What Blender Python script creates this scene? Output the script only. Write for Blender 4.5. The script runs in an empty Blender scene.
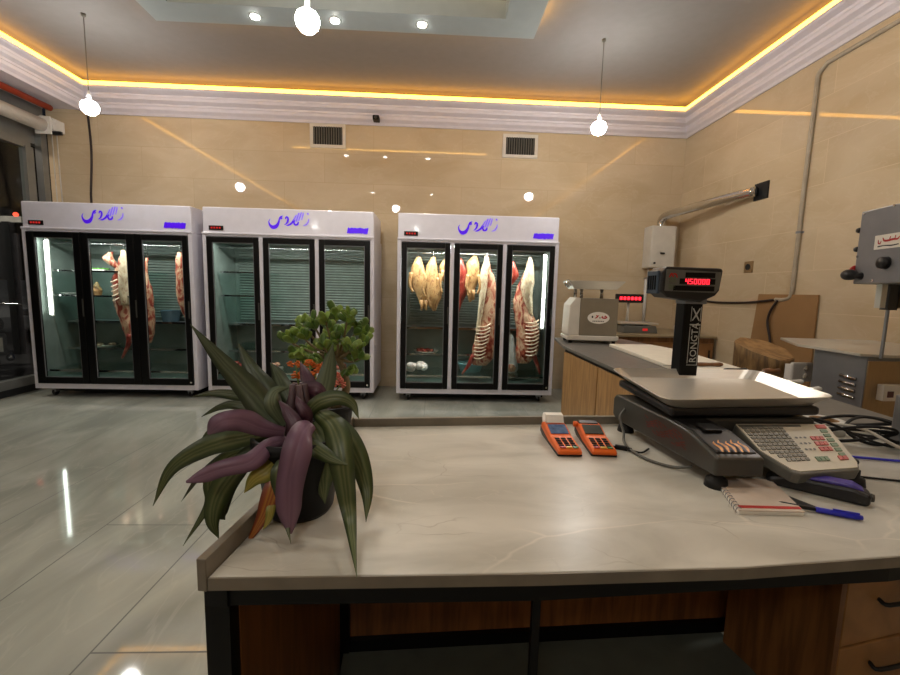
import bpy, bmesh, math, random
from mathutils import Vector, Matrix, noise
random.seed(7)
SC = bpy.context.scene
COL = SC.collection
PI = math.pi
# ------------------------------------------------------------------ camera
F_PX, CAM_H = 418.79, 1.35
PIT, YAW, ROL = .1127, .0408, .0240
fw = Vector((math.sin(YAW)*math.cos(PIT), math.cos(YAW)*math.cos(PIT), -math.sin(PIT)))
rt0 = fw.cross(Vector((0, 0, 1))).normalized(); up0 = rt0.cross(fw)
rt = rt0*math.cos(ROL) + up0*math.sin(ROL); up = -rt0*math.sin(ROL) + up0*math.cos(ROL)
CAM = Vector((0, 0, CAM_H))
cd = bpy.data.cameras.new('camera'); cam = bpy.data.objects.new('camera', cd); COL.objects.link(cam)
M = Matrix((rt, up, -fw)).transposed().to_4x4(); M.translation = CAM
cam.matrix_world = M
cd.sensor_width = 36; cd.lens = F_PX/900*36; cd.clip_start = .02; cd.clip_end = 200
SC.camera = cam
def ray(x, y): return fw + rt*((x-450)/F_PX) - up*((y-337.5)/F_PX)
def onz(x, y, z): d = ray(x, y); return CAM + d*((z-CAM_H)/d.z)
def ony(x, y, Y): d = ray(x, y); return CAM + d*(Y/d.y)
def onx(x, y, X): d = ray(x, y); return CAM + d*(X/d.x)

# ------------------------------------------------------------------ materials
def nodes(name):
    m = bpy.data.materials.new(name); m.use_nodes = True
    nt = m.node_tree; nt.nodes.clear()
    out = nt.nodes.new('ShaderNodeOutputMaterial')
    return m, nt, out
def srgb(c):
    return tuple(((v/255)/12.92 if v/255 <= .04045 else ((v/255+.055)/1.055)**2.4) for v in c)
def setin(n, k, v):
    if k in n.inputs: n.inputs[k].default_value = v
def mat(name, col, rough=.5, metal=0., var=.12, scale=12., bump=0., bscale=60., coat=0., emit=None, es=0., spec=.5, stretch=(1,1,1), rvar=0., lin=False, sss=0.):
    m, nt, out = nodes(name)
    c = col if lin else srgb(col)
    p = nt.nodes.new('ShaderNodeBsdfPrincipled')
    tc = nt.nodes.new('ShaderNodeTexCoord'); mp = nt.nodes.new('ShaderNodeMapping')
    mp.inputs['Scale'].default_value = stretch
    nt.links.new(tc.outputs['Object'], mp.inputs['Vector'])
    nz = nt.nodes.new('ShaderNodeTexNoise'); nz.inputs['Scale'].default_value = scale; nz.inputs['Detail'].default_value = 4
    nt.links.new(mp.outputs[0], nz.inputs['Vector'])
    rp = nt.nodes.new('ShaderNodeValToRGB')
    rp.color_ramp.elements[0].position = .3; rp.color_ramp.elements[1].position = .7
    rp.color_ramp.elements[0].color = tuple(v*(1-var) for v in c)+(1,)
    rp.color_ramp.elements[1].color = tuple(min(1, v*(1+var)) for v in c)+(1,)
    nt.links.new(nz.outputs['Fac'], rp.inputs[0]); nt.links.new(rp.outputs[0], p.inputs['Base Color'])
    p.inputs['Roughness'].default_value = rough; p.inputs['Metallic'].default_value = metal
    setin(p, 'Specular IOR Level', spec); setin(p, 'Coat Weight', coat); setin(p, 'Coat Roughness', .08)
    if sss: setin(p, 'Subsurface Weight', sss); setin(p, 'Subsurface Radius', (.01, .004, .003))
    if emit:
        p.inputs['Emission Color'].default_value = srgb(emit)+(1,); p.inputs['Emission Strength'].default_value = es
    if bump:
        n2 = nt.nodes.new('ShaderNodeTexNoise'); n2.inputs['Scale'].default_value = bscale; n2.inputs['Detail'].default_value = 3
        nt.links.new(mp.outputs[0], n2.inputs['Vector'])
        b = nt.nodes.new('ShaderNodeBump'); b.inputs['Strength'].default_value = bump; b.inputs['Distance'].default_value = .01
        nt.links.new(n2.outputs['Fac'], b.inputs['Height']); nt.links.new(b.outputs[0], p.inputs['Normal'])
    nt.links.new(p.outputs[0], out.inputs[0])
    return m
def emis(name, col, s, lin=False):
    m, nt, out = nodes(name)
    e = nt.nodes.new('ShaderNodeEmission'); e.inputs[0].default_value = (col if lin else srgb(col))+(1,); e.inputs[1].default_value = s
    nt.links.new(e.outputs[0], out.inputs[0]); return m
def glass(name, tint=(.86, .93, .92), refl=.9, dirt=0.0):
    m, nt, out = nodes(name)
    t = nt.nodes.new('ShaderNodeBsdfTransparent'); t.inputs[0].default_value = tint+(1,)
    g = nt.nodes.new('ShaderNodeBsdfGlossy'); g.inputs['Roughness'].default_value = .03; g.inputs[0].default_value = (refl, refl, refl, 1)
    lw = nt.nodes.new('ShaderNodeLayerWeight'); lw.inputs[0].default_value = .5
    pw = nt.nodes.new('ShaderNodeMath'); pw.operation = 'POWER'; pw.inputs[1].default_value = 5; nt.links.new(lw.outputs['Facing'], pw.inputs[0])
    fr = nt.nodes.new('ShaderNodeMath'); fr.operation = 'MULTIPLY_ADD'; fr.inputs[1].default_value = .94; fr.inputs[2].default_value = .035; nt.links.new(pw.outputs[0], fr.inputs[0])
    mx = nt.nodes.new('ShaderNodeMixShader')
    nt.links.new(fr.outputs[0], mx.inputs[0]); nt.links.new(t.outputs[0], mx.inputs[1]); nt.links.new(g.outputs[0], mx.inputs[2])
    nt.links.new(mx.outputs[0], out.inputs[0]); return m
def stone(name, base, dark, vein, rough, scale=1.6, veins=.5, tile=None, grout=None, gw=.004, off=(0, 0, 0), axis='xy', tvar=.06, offset=.5, coat=0., stretch=(1, 1, 1), spec=.5):
    """polished stone / porcelain, optional tile joints; object coordinates"""
    m, nt, out = nodes(name); L = nt.links.new
    p = nt.nodes.new('ShaderNodeBsdfPrincipled'); p.inputs['Roughness'].default_value = rough; setin(p, 'Coat Weight', coat); setin(p, 'Coat Roughness', .04)
    setin(p, 'Specular IOR Level', spec)
    tc = nt.nodes.new('ShaderNodeTexCoord'); mp = nt.nodes.new('ShaderNodeMapping'); mp.inputs['Scale'].default_value = stretch
    L(tc.outputs['Object'], mp.inputs['Vector'])
    n1 = nt.nodes.new('ShaderNodeTexNoise'); n1.inputs['Scale'].default_value = scale; n1.inputs['Detail'].default_value = 7; n1.inputs['Distortion'].default_value = .8
    L(mp.outputs[0], n1.inputs['Vector'])
    r1 = nt.nodes.new('ShaderNodeValToRGB'); r1.color_ramp.elements[0].position = .32; r1.color_ramp.elements[1].position = .68
    r1.color_ramp.elements[0].color = srgb(dark)+(1,); r1.color_ramp.elements[1].color = srgb(base)+(1,)
    L(n1.outputs['Fac'], r1.inputs[0])
    n2 = nt.nodes.new('ShaderNodeTexNoise'); n2.inputs['Scale'].default_value = scale*1.3; n2.inputs['Detail'].default_value = 5; n2.inputs['Distortion'].default_value = 1.6
    mp2 = nt.nodes.new('ShaderNodeMapping'); mp2.inputs['Location'].default_value = (3.1, 7.7, 1.3); mp2.inputs['Rotation'].default_value = (0, 0, .7); mp2.inputs['Scale'].default_value = stretch
    L(tc.outputs['Object'], mp2.inputs['Vector']); L(mp2.outputs[0], n2.inputs['Vector'])
    s = nt.nodes.new('ShaderNodeMath'); s.operation = 'SUBTRACT'; s.inputs[1].default_value = .5; L(n2.outputs['Fac'], s.inputs[0])
    ab = nt.nodes.new('ShaderNodeMath'); ab.operation = 'ABSOLUTE'; L(s.outputs[0], ab.inputs[0])
    r2 = nt.nodes.new('ShaderNodeValToRGB'); r2.color_ramp.elements[0].position = 0; r2.color_ramp.elements[1].position = .018
    r2.color_ramp.elements[0].color = (veins, veins, veins, 1); r2.color_ramp.elements[1].color = (0, 0, 0, 1); L(ab.outputs[0], r2.inputs[0])
    mx = nt.nodes.new('ShaderNodeMixRGB'); L(r2.outputs[0], mx.inputs[0]); L(r1.outputs[0], mx.inputs[1]); mx.inputs[2].default_value = srgb(vein)+(1,)
    col = mx.outputs[0]
    if tile:
        sp = nt.nodes.new('ShaderNodeSeparateXYZ'); L(tc.outputs['Object'], sp.inputs[0])
        cb = nt.nodes.new('ShaderNodeCombineXYZ')
        a, b = {'xy': (0, 1), 'xz': (0, 2), 'yz': (1, 2), 'yx': (1, 0)}[axis]
        L(sp.outputs[a], cb.inputs[0]); L(sp.outputs[b], cb.inputs[1])
        mb = nt.nodes.new('ShaderNodeMapping'); mb.inputs['Location'].default_value = off; L(cb.outputs[0], mb.inputs['Vector'])
        br = nt.nodes.new('ShaderNodeTexBrick'); br.offset = offset
        br.inputs['Scale'].default_value = 1; br.inputs['Brick Width'].default_value = tile[0]; br.inputs['Row Height'].default_value = tile[1]
        br.inputs['Mortar Size'].default_value = gw; br.inputs['Mortar Smooth'].default_value = 0
        br.inputs['Color1'].default_value = (1-tvar,)*3+(1,); br.inputs['Color2'].default_value = (1, 1, 1, 1); br.inputs['Mortar'].default_value = (1, 1, 1, 1)
        L(mb.outputs[0], br.inputs['Vector'])
        mu = nt.nodes.new('ShaderNodeMixRGB'); mu.blend_type = 'MULTIPLY'; mu.inputs[0].default_value = 1; L(col, mu.inputs[1]); L(br.outputs['Color'], mu.inputs[2])
        m3 = nt.nodes.new('ShaderNodeMixRGB'); L(br.outputs['Fac'], m3.inputs[0]); L(mu.outputs[0], m3.inputs[1]); m3.inputs[2].default_value = srgb(grout)+(1,)
        col = m3.outputs[0]
        ra = nt.nodes.new('ShaderNodeMath'); ra.operation = 'MULTIPLY_ADD'; ra.inputs[1].default_value = .5; ra.inputs[2].default_value = rough
        L(br.outputs['Fac'], ra.inputs[0]); L(ra.outputs[0], p.inputs['Roughness'])
    L(col, p.inputs['Base Color']); L(p.outputs[0], out.inputs[0]); return m
def marble(name):
    """light warm grey stone with faint straight cracks and cloudy patches"""
    m, nt, out = nodes(name); L = nt.links.new
    p = nt.nodes.new('ShaderNodeBsdfPrincipled'); p.inputs['Roughness'].default_value = .3; setin(p, 'Specular IOR Level', .4)
    tc = nt.nodes.new('ShaderNodeTexCoord')
    n1 = nt.nodes.new('ShaderNodeTexNoise'); n1.inputs['Scale'].default_value = 4.5; n1.inputs['Detail'].default_value = 8; n1.inputs['Distortion'].default_value = .6
    mp = nt.nodes.new('ShaderNodeMapping'); mp.inputs['Scale'].default_value = (.8, 1.8, 1); L(tc.outputs['Object'], mp.inputs[0]); L(mp.outputs[0], n1.inputs['Vector'])
    r1 = nt.nodes.new('ShaderNodeValToRGB'); r1.color_ramp.elements[0].position = .34; r1.color_ramp.elements[1].position = .66
    r1.color_ramp.elements[0].color = srgb((178, 175, 163))+(1,); r1.color_ramp.elements[1].color = srgb((209, 206, 195))+(1,); L(n1.outputs['Fac'], r1.inputs[0])
    col = r1.outputs[0]
    for k, (sc, w, c, f, rot) in enumerate(((3.2, .012, (222, 214, 200), .6, .5), (5.5, .006, (132, 120, 102), .5, 1.3), (9, .010, (216, 208, 194), .3, 2.2))):
        nz = nt.nodes.new('ShaderNodeTexNoise'); nz.inputs['Scale'].default_value = 3+2*k; nz.inputs['Detail'].default_value = 4
        mk = nt.nodes.new('ShaderNodeMapping'); mk.inputs['Rotation'].default_value = (0, 0, rot); mk.inputs['Scale'].default_value = (.55, 1.2, 1); L(tc.outputs['Object'], mk.inputs[0]); L(mk.outputs[0], nz.inputs['Vector'])
        ad = nt.nodes.new('ShaderNodeMixRGB'); ad.blend_type = 'LINEAR_LIGHT'; ad.inputs[0].default_value = .07; L(mk.outputs[0], ad.inputs[1]); L(nz.outputs['Color'], ad.inputs[2])
        vo = nt.nodes.new('ShaderNodeTexVoronoi'); vo.feature = 'DISTANCE_TO_EDGE'; vo.inputs['Scale'].default_value = sc; L(ad.outputs[0], vo.inputs['Vector'])
        rr_ = nt.nodes.new('ShaderNodeValToRGB'); rr_.color_ramp.elements[0].color = (f, f, f, 1); rr_.color_ramp.elements[1].position = w; rr_.color_ramp.elements[1].color = (0, 0, 0, 1); L(vo.outputs['Distance'], rr_.inputs[0])
        n3 = nt.nodes.new('ShaderNodeTexNoise'); n3.inputs['Scale'].default_value = 3.3+k; L(tc.outputs['Object'], n3.inputs['Vector'])
        r3 = nt.nodes.new('ShaderNodeValToRGB'); r3.color_ramp.elements[0].position = .45; r3.color_ramp.elements[1].position = .6; L(n3.outputs['Fac'], r3.inputs[0])
        mu = nt.nodes.new('ShaderNodeMixRGB'); mu.blend_type = 'MULTIPLY'; mu.inputs[0].default_value = 1; L(rr_.outputs[0], mu.inputs[1]); L(r3.outputs[0], mu.inputs[2])
        mx = nt.nodes.new('ShaderNodeMixRGB'); L(mu.outputs[0], mx.inputs[0]); L(col, mx.inputs[1]); mx.inputs[2].default_value = srgb(c)+(1,); col = mx.outputs[0]
    L(col, p.inputs['Base Color']); L(p.outputs[0], out.inputs[0]); return m
def wood(name, a, b, rough=.4, axis=(1, 1, 1), scale=9):
    m, nt, out = nodes(name); L = nt.links.new
    p = nt.nodes.new('ShaderNodeBsdfPrincipled'); p.inputs['Roughness'].default_value = rough
    tc = nt.nodes.new('ShaderNodeTexCoord'); mp = nt.nodes.new('ShaderNodeMapping'); mp.inputs['Scale'].default_value = axis
    L(tc.outputs['Object'], mp.inputs['Vector'])
    n = nt.nodes.new('ShaderNodeTexNoise'); n.inputs['Scale'].default_value = scale; n.inputs['Detail'].default_value = 8; n.inputs['Distortion'].default_value = .5
    L(mp.outputs[0], n.inputs['Vector'])
    r = nt.nodes.new('ShaderNodeValToRGB'); r.color_ramp.elements[0].position = .35; r.color_ramp.elements[1].position = .65
    r.color_ramp.elements[0].color = srgb(a)+(1,); r.color_ramp.elements[1].color = srgb(b)+(1,)
    L(n.outputs['Fac'], r.inputs[0]); L(r.outputs[0], p.inputs['Base Color']); L(p.outputs[0], out.inputs[0]); return m
def leafmat(name, edge, mid, stripe, rough=.38, back=None):
    m, nt, out = nodes(name); L = nt.links.new
    p = nt.nodes.new('ShaderNodeBsdfPrincipled'); p.inputs['Roughness'].default_value = rough
    uv = nt.nodes.new('ShaderNodeUVMap'); sp = nt.nodes.new('ShaderNodeSeparateXYZ'); L(uv.outputs[0], sp.inputs[0])
    tc = nt.nodes.new('ShaderNodeTexCoord'); nz = nt.nodes.new('ShaderNodeTexNoise'); nz.inputs['Scale'].default_value = 25; L(tc.outputs['Object'], nz.inputs['Vector'])
    ad = nt.nodes.new('ShaderNodeMath'); ad.operation = 'MULTIPLY_ADD'; ad.inputs[1].default_value = .12; L(nz.outputs['Fac'], ad.inputs[0]); L(sp.outputs[0], ad.inputs[2])
    sb = nt.nodes.new('ShaderNodeMath'); sb.operation = 'SUBTRACT'; sb.inputs[1].default_value = .06; L(ad.outputs[0], sb.inputs[0])
    r = nt.nodes.new('ShaderNodeValToRGB'); e = r.color_ramp.elements
    e[0].position = 0; e[0].color = srgb(edge)+(1,); e[1].position = 1; e[1].color = srgb(edge)+(1,)
    for pos, c in ((.22, mid), (.34, stripe), (.42, mid), (.5, stripe), (.58, mid), (.68, stripe), (.8, mid)):
        k = e.new(pos); k.color = srgb(c)+(1,)
    L(sb.outputs[0], r.inputs[0]); L(r.outputs[0], p.inputs['Base Color']); L(p.outputs[0], out.inputs[0]); return m
def meatmat(name, cols, scale=14, rough=.35, stretch=(1, 1, .45)):
    m, nt, out = nodes(name); L = nt.links.new
    p = nt.nodes.new('ShaderNodeBsdfPrincipled'); p.inputs['Roughness'].default_value = rough
    tc = nt.nodes.new('ShaderNodeTexCoord'); mp = nt.nodes.new('ShaderNodeMapping'); mp.inputs['Scale'].default_value = stretch
    L(tc.outputs['Object'], mp.inputs['Vector'])
    n = nt.nodes.new('ShaderNodeTexNoise'); n.inputs['Scale'].default_value = scale; n.inputs['Detail'].default_value = 6; n.inputs['Distortion'].default_value = 1.2
    L(mp.outputs[0], n.inputs['Vector'])
    r = nt.nodes.new('ShaderNodeValToRGB'); e = r.color_ramp.elements
    e[0].position = .28; e[0].color = srgb(cols[0])+(1,); e[1].position = .72; e[1].color = srgb(cols[-1])+(1,)
    for i, c in enumerate(cols[1:-1]):
        k = e.new(.28+.44*(i+1)/(len(cols)-1)); k.color = srgb(c)+(1,)
    L(n.outputs['Fac'], r.inputs[0]); L(r.outputs[0], p.inputs['Base Color'])
    b = nt.nodes.new('ShaderNodeBump'); b.inputs['Strength'].default_value = .5; b.inputs['Distance'].default_value = .01; L(n.outputs['Fac'], b.inputs['Height']); L(b.outputs[0], p.inputs['Normal'])
    L(p.outputs[0], out.inputs[0]); return m

# ------------------------------------------------------------------ mesh builder
def catmull(pts, n=8):
    pts = [tuple(p) for p in pts]
    if len(pts) < 3: return [Vector(p) if len(p) == 3 else p for p in pts]
    P = [tuple(2*a-b for a, b in zip(pts[0], pts[1]))] + pts + [tuple(2*a-b for a, b in zip(pts[-1], pts[-2]))]
    out = []
    for i in range(1, len(P)-2):
        for k in range(n):
            t = k/n
            out.append(tuple(.5*((2*b)+(c-a)*t+(2*a-5*b+4*c-d)*t*t+(3*b-a-3*c+d)*t**3) for a, b, c, d in zip(P[i-1], P[i], P[i+1], P[i+2])))
    out.append(pts[-1])
    return [Vector(p) if len(p) == 3 else p for p in out]
class MB:
    def __init__(s): s.v = []; s.f = []; s.uv = {}
    def add(s, vs, fs):
        o = len(s.v); s.v += [Vector(v) for v in vs]; s.f += [tuple(i+o for i in f) for f in fs]; return s
    def box(s, x0, x1, y0, y1, z0, z1, R=None, c=None):
        vs = [Vector((x, y, z)) for z in (z0, z1) for y in (y0, y1) for x in (x0, x1)]
        if R is not None: vs = [R @ v for v in vs]
        if c is not None: vs = [v + Vector(c) for v in vs]
        return s.add(vs, [(0, 2, 3, 1), (4, 5, 7, 6), (0, 1, 5, 4), (2, 6, 7, 3), (0, 4, 6, 2), (1, 3, 7, 5)])
    def prism(s, poly, a0, a1, ax='z'):
        n = len(poly)
        def w(p, a): return {'z': (p[0], p[1], a), 'y': (p[0], a, p[1]), 'x': (a, p[0], p[1])}[ax]
        return s.add([w(p, a0) for p in poly]+[w(p, a1) for p in poly], [tuple(range(n))[::-1], tuple(range(n, 2*n))]+[(i, (i+1) % n, n+(i+1) % n, n+i) for i in range(n)])
    def rings(s, rs, caps=True, close=False):
        n = len(rs[0]); fs = []
        for k in range(len(rs)-1+(1 if close else 0)):
            a = k*n; b = ((k+1) % len(rs))*n
            fs += [(a+i, a+(i+1) % n, b+(i+1) % n, b+i) for i in range(n)]
        if caps and not close: fs += [tuple(range(n))[::-1], tuple(range((len(rs)-1)*n, len(rs)*n))]
        return s.add([v for r in rs for v in r], fs)
    def tube(s, pts, r, seg=8, caps=True):
        pts = [Vector(p) for p in pts]; n = len(pts); rs = []
        rad = r if isinstance(r, (list, tuple)) else [r]*n
        t0 = (pts[1]-pts[0]).normalized()
        a = t0.orthogonal().normalized()
        for i, p in enumerate(pts):
            t = (pts[min(i+1, n-1)]-pts[max(i-1, 0)]).normalized()
            a = (a - t*a.dot(t)); a = a.normalized() if a.length > 1e-6 else t.orthogonal().normalized()
            b = t.cross(a)
            rs.append([p+(a*math.cos(2*PI*k/seg)+b*math.sin(2*PI*k/seg))*rad[i] for k in range(seg)])
        return s.rings(rs, caps)
    def lathe(s, prof, c=(0, 0, 0), seg=24, R=None, caps=True):
        rs = []
        for r, z in prof:
            ring = [Vector((r*math.cos(2*PI*k/seg), r*math.sin(2*PI*k/seg), z)) for k in range(seg)]
            if R is not None: ring = [R @ v for v in ring]
            rs.append([v+Vector(c) for v in ring])
        return s.rings(rs, caps)
    def ball(s, c, rx, ry=None, rz=None, seg=14, rg=8, R=None):
        ry = ry or rx; rz = rz or rx; c = Vector(c); rs = []
        for j in range(1, rg):
            th = PI*j/rg
            ring = [Vector((rx*math.sin(th)*math.cos(2*PI*k/seg), ry*math.sin(th)*math.sin(2*PI*k/seg), -rz*math.cos(th))) for k in range(seg)]
            if R is not None: ring = [R @ v for v in ring]
            rs.append([v+c for v in ring])
        return s.rings(rs)
    def loft(s, ks, seg=18, nz=0., nf=8., n=5):
        """ks: (x,y,z,rx,ry) ellipses stacked along z"""
        kk = catmull(ks, n); rs = []
        for x, y, z, rx, ry in kk:
            ring = []
            for k in range(seg):
                a = 2*PI*k/seg; v = Vector((x+abs(rx)*math.cos(a), y+abs(ry)*math.sin(a), z))
                if nz: v += Vector((math.cos(a), math.sin(a), .3))*nz*noise.noise(v*nf)
                ring.append(v)
            rs.append(ring)
        return s.rings(rs)
    def flat(s, pts, y, n=6):
        """brush stroke in the xz plane: pts (x,z,width)"""
        pp = catmull(pts, n) if len(pts) > 2 else pts
        pp = [tuple(p) for p in pp]; L = []; Rr = []
        for i, (x, z, w) in enumerate(pp):
            a = pp[max(i-1, 0)]; b = pp[min(i+1, len(pp)-1)]
            dx, dz = b[0]-a[0], b[1]-a[1]; l = math.hypot(dx, dz) or 1
            L.append((x-dz/l*w/2, y, z+dx/l*w/2)); Rr.append((x+dz/l*w/2, y, z-dx/l*w/2))
        m = len(pp)
        return s.add(L+Rr, [(i, i+1, m+i+1, m+i) for i in range(m-1)])
    def build(s, name, m=None, parent=None, smooth=False, bevel=0., seg=2, loc=None):
        me = bpy.data.meshes.new(name); me.from_pydata([tuple(v) for v in s.v], [], s.f)
        if s.uv:
            ul = me.uv_layers.new(name='UVMap')
            for lp in me.loops: ul.data[lp.index].uv = s.uv.get(lp.vertex_index, (0, 0))
        bm = bmesh.new(); bm.from_mesh(me); bmesh.ops.recalc_face_normals(bm, faces=bm.faces); bm.to_mesh(me); bm.free()
        if smooth:
            for p in me.polygons: p.use_smooth = True
        o = bpy.data.objects.new(name, me); COL.objects.link(o)
        if m: me.materials.append(m)
        if parent: o.parent = parent
        if loc: o.location = loc
        if bevel:
            b = o.modifiers.new('bevel', 'BEVEL'); b.width = bevel; b.segments = seg; b.limit_method = 'ANGLE'; b.angle_limit = .6
            if smooth is False:
                for p in me.polygons: p.use_smooth = False
        return o
def tag(o, label, cat, group=None):
    o['label'] = label; o['category'] = cat
    if group: o['group'] = group
    return o
def thing(name, label, cat, loc=(0, 0, 0), rz=0., group=None):
    o = bpy.data.objects.new(name, None); COL.objects.link(o); o.location = loc; o.rotation_euler = (0, 0, rz); o.empty_display_size = .1
    return tag(o, label, cat, group)
def struct(o): o['kind'] = 'structure'; return o
KIDS = {}
def dup(root, loc, rz=0., label=None, group=None, rot=None, scale=None):
    kids = [c for c in COL.objects if c.parent == root]
    r = root.copy(); COL.objects.link(r); r.location = loc; r.rotation_euler = rot or (0, 0, rz)
    if scale: r.scale = scale
    if label: r['label'] = label
    if group: r['group'] = group
    for ch in kids:
        c = ch.copy(); COL.objects.link(c); c.parent = r
        for g in [q for q in COL.objects if q.parent == ch]:
            d = g.copy(); COL.objects.link(d); d.parent = c
    return r
def RZ(a): return Matrix.Rotation(a, 3, 'Z')
def RX(a): return Matrix.Rotation(a, 3, 'X')
def RY(a): return Matrix.Rotation(a, 3, 'Y')

# ------------------------------------------------------------------ palette
WALLC = dict(base=(212, 194, 164), dark=(198, 177, 144), vein=(224, 210, 184))
m_wall_b = stone('wall_tile_back', rough=.025, spec=.4, scale=1.3, veins=.18, tile=(1.16, .371), grout=(188, 166, 132), gw=.0026, off=(0.3, -.115, 0), axis='xz', tvar=.07, offset=.45, stretch=(1, 1, 2.2), **WALLC)
m_wall_r = stone('wall_tile_right', rough=.025, spec=.4, scale=1.3, veins=.18, tile=(1.16, .371), grout=(208, 188, 154), gw=.0026, off=(0.5, -.115, 0), axis='yz', tvar=.07, offset=.45, stretch=(1, 1, 2.2), **WALLC)
m_floor = stone('floor_tile', (172, 174, 164), (138, 141, 133), (190, 188, 178), .06, scale=1.5, veins=.2, tile=(2.4, .575), grout=(92, 94, 90), gw=.0035, off=(.12, .08, 0), axis='yx', tvar=.05, offset=.35, stretch=(1.6, .55, 1))
m_top = marble('counter_stone')
m_topedge = mat('counter_edge', (120, 112, 98), .35, scale=20)
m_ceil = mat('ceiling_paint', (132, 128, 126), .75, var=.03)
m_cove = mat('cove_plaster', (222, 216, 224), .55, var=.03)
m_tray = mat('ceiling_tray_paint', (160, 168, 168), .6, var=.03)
m_warmceil = mat('warm_lit_ceiling', (204, 186, 156), .7, var=.03)  # warmth of the strip light is put into this beige base colour
m_amber = emis('amber_strip', (1.0, .44, .045), 11.0, lin=True)
m_amber2 = emis('amber_strip_tray', (1.0, .7, .36), 2.5, lin=True)
m_amber3 = emis('amber_strip_tray_edge', (1.0, .5, .08), 26.0, lin=True)
m_bulb = emis('bulb_light', (1.0, .97, .92), 165.0, lin=True)
m_down = emis('downlight_light', (1.0, .96, .88), 60.0, lin=True)
m_tubeL = emis('fridge_tube_light', (.95, 1.0, .93), 13.0, lin=True)
m_white = mat('white_powder_coat', (214, 212, 222), .3, var=.03, coat=.2)
m_whiteplain = mat('white_plastic', (222, 220, 214), .4, var=.03)
m_offwhite = mat('off_white_enamel', (214, 208, 196), .35, var=.04)
m_black = mat('black_frame', (5, 5, 6), .4, spec=.25, var=.1)
m_blackpl = mat('black_plastic', (26, 26, 28), .38, var=.1)
m_rubber = mat('rubber', (14, 14, 14), .7)
m_dgrey = mat('dark_grey_plastic', (64, 63, 58), .32, var=.08)
m_mgrey = mat('mid_grey_plastic', (96, 96, 90), .42, var=.06)
m_inner = mat('fridge_inner', (128, 138, 132), .35, var=.15, scale=5, metal=.35)
m_louver = mat('fridge_louver', (152, 163, 156), .35, metal=.4)
m_chrome = mat('chrome', (205, 205, 205), .14, metal=1., var=.04)
m_steel = mat('brushed_steel', (206, 202, 192), .32, metal=.55, var=.04, stretch=(1, 30, 1))
m_steeld = mat('grey_metal', (132, 134, 138), .4, metal=.45, var=.06)
m_tan = mat('tan_toned_steel', (168, 144, 110), .3, metal=.8, var=.08, stretch=(30, 30, 1))  # brushed steel; on the bandsaw front the tan is painted-in warm reflection
m_glass = glass('fridge_glass', (.92, .95, .935))
m_sglass = glass('shelf_glass', (.78, .9, .88))
m_shop = glass('shopfront_glass', (.86, .9, .9))
m_violet = mat('violet_letters', (74, 8, 226), .35, emit=(84, 12, 235), es=.35)  # film lettering is no lamp; faint glow added to strengthen its violet
m_violet2 = mat('violet_letters_light', (140, 118, 248), .35, emit=(140, 118, 248), es=.3)  # paler film, given the same added glow
m_red = mat('red_plastic', (176, 26, 24), .4)
m_led = emis('red_led', (1.0, .02, .035), 3.0, lin=True)
m_dimled = emis('dim_red_led', (1.0, .05, .04), .45, lin=True)
m_woodf = wood('light_wood_front', (150, 112, 68), (186, 146, 94), .38, axis=(9, 9, .9), scale=4)
m_woodd = wood('brown_wood_panel', (100, 64, 32), (138, 92, 50), .4, axis=(9, 9, .8), scale=4)
m_woodh = wood('knife_handle_wood', (92, 58, 30), (130, 86, 48), .45, axis=(3, 3, 3))
m_slate = mat('dark_slate_top', (102, 99, 94), .42, var=.12, scale=30)
m_shelfd = mat('dark_shelf_board', (92, 97, 88), .4, var=.1)
m_board = mat('white_cutting_board', (228, 222, 206), .45, var=.04)
m_orange = mat('orange_plastic', (234, 104, 26), .4, var=.05)
m_paper = mat('white_paper', (236, 232, 222), .7, var=.02)
m_bark = wood('stump_bark', (84, 62, 36), (134, 104, 62), .8, axis=(6, 6, 1.2), scale=5)
m_stumptop = wood('stump_top', (126, 94, 56), (168, 130, 84), .7, axis=(1, 1, 1), scale=12)
m_card = mat('cardboard', (150, 114, 72), .8, var=.07, scale=4)
m_pot = mat('dark_plastic_pot', (14, 16, 19), .45, spec=.25, var=.1)
m_soil = mat('soil', (44, 32, 22), .95, bump=.6)
m_brown = mat('brown_cord', (40, 24, 18), .6)
m_cordw = mat('pale_cord', (196, 190, 178), .5)
m_blue = mat('blue_plastic', (40, 44, 190), .3)
m_barrier = mat('barrier_white', (190, 188, 184), .5)
m_purple = mat('purple_plastic', (70, 56, 150), .3)
m_alu = mat('aluminium', (150, 152, 150), .35, metal=.7, var=.05)
m_darkmetal = mat('dark_metal', (38, 40, 42), .45, metal=.4)
m_pipeo = mat('orange_pipe', (178, 62, 26), .5)

# ================================================================== ROOM
XL, XR, YB, YF0, ZC = -4.43, 3.342, 5.75, -2.6, 3.76
XS = -4.95                                # storefront glass
struct(MB().box(-5.0, XR+.1, YF0-.1, YB+.1, -.1, 0).build('floor', m_floor))
struct(MB().box(-4.93, XR+.1, YB, YB+.12, 0, 4.0).build('wall_back', m_wall_b))
struct(MB().box(XR, XR+.12, YF0, YB, 0, 4.0).build('wall_right', m_wall_r))
struct(MB().box(-5.0, XR+.1, YF0-.12, YF0, 0, 4.0).build('wall_front', mat('front_wall_paint', (170, 150, 122), .5)))
struct(MB().box(XL-.02, XL, YF0, YB, 3.46, 4.0).build('wall_left', m_cove))
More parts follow.
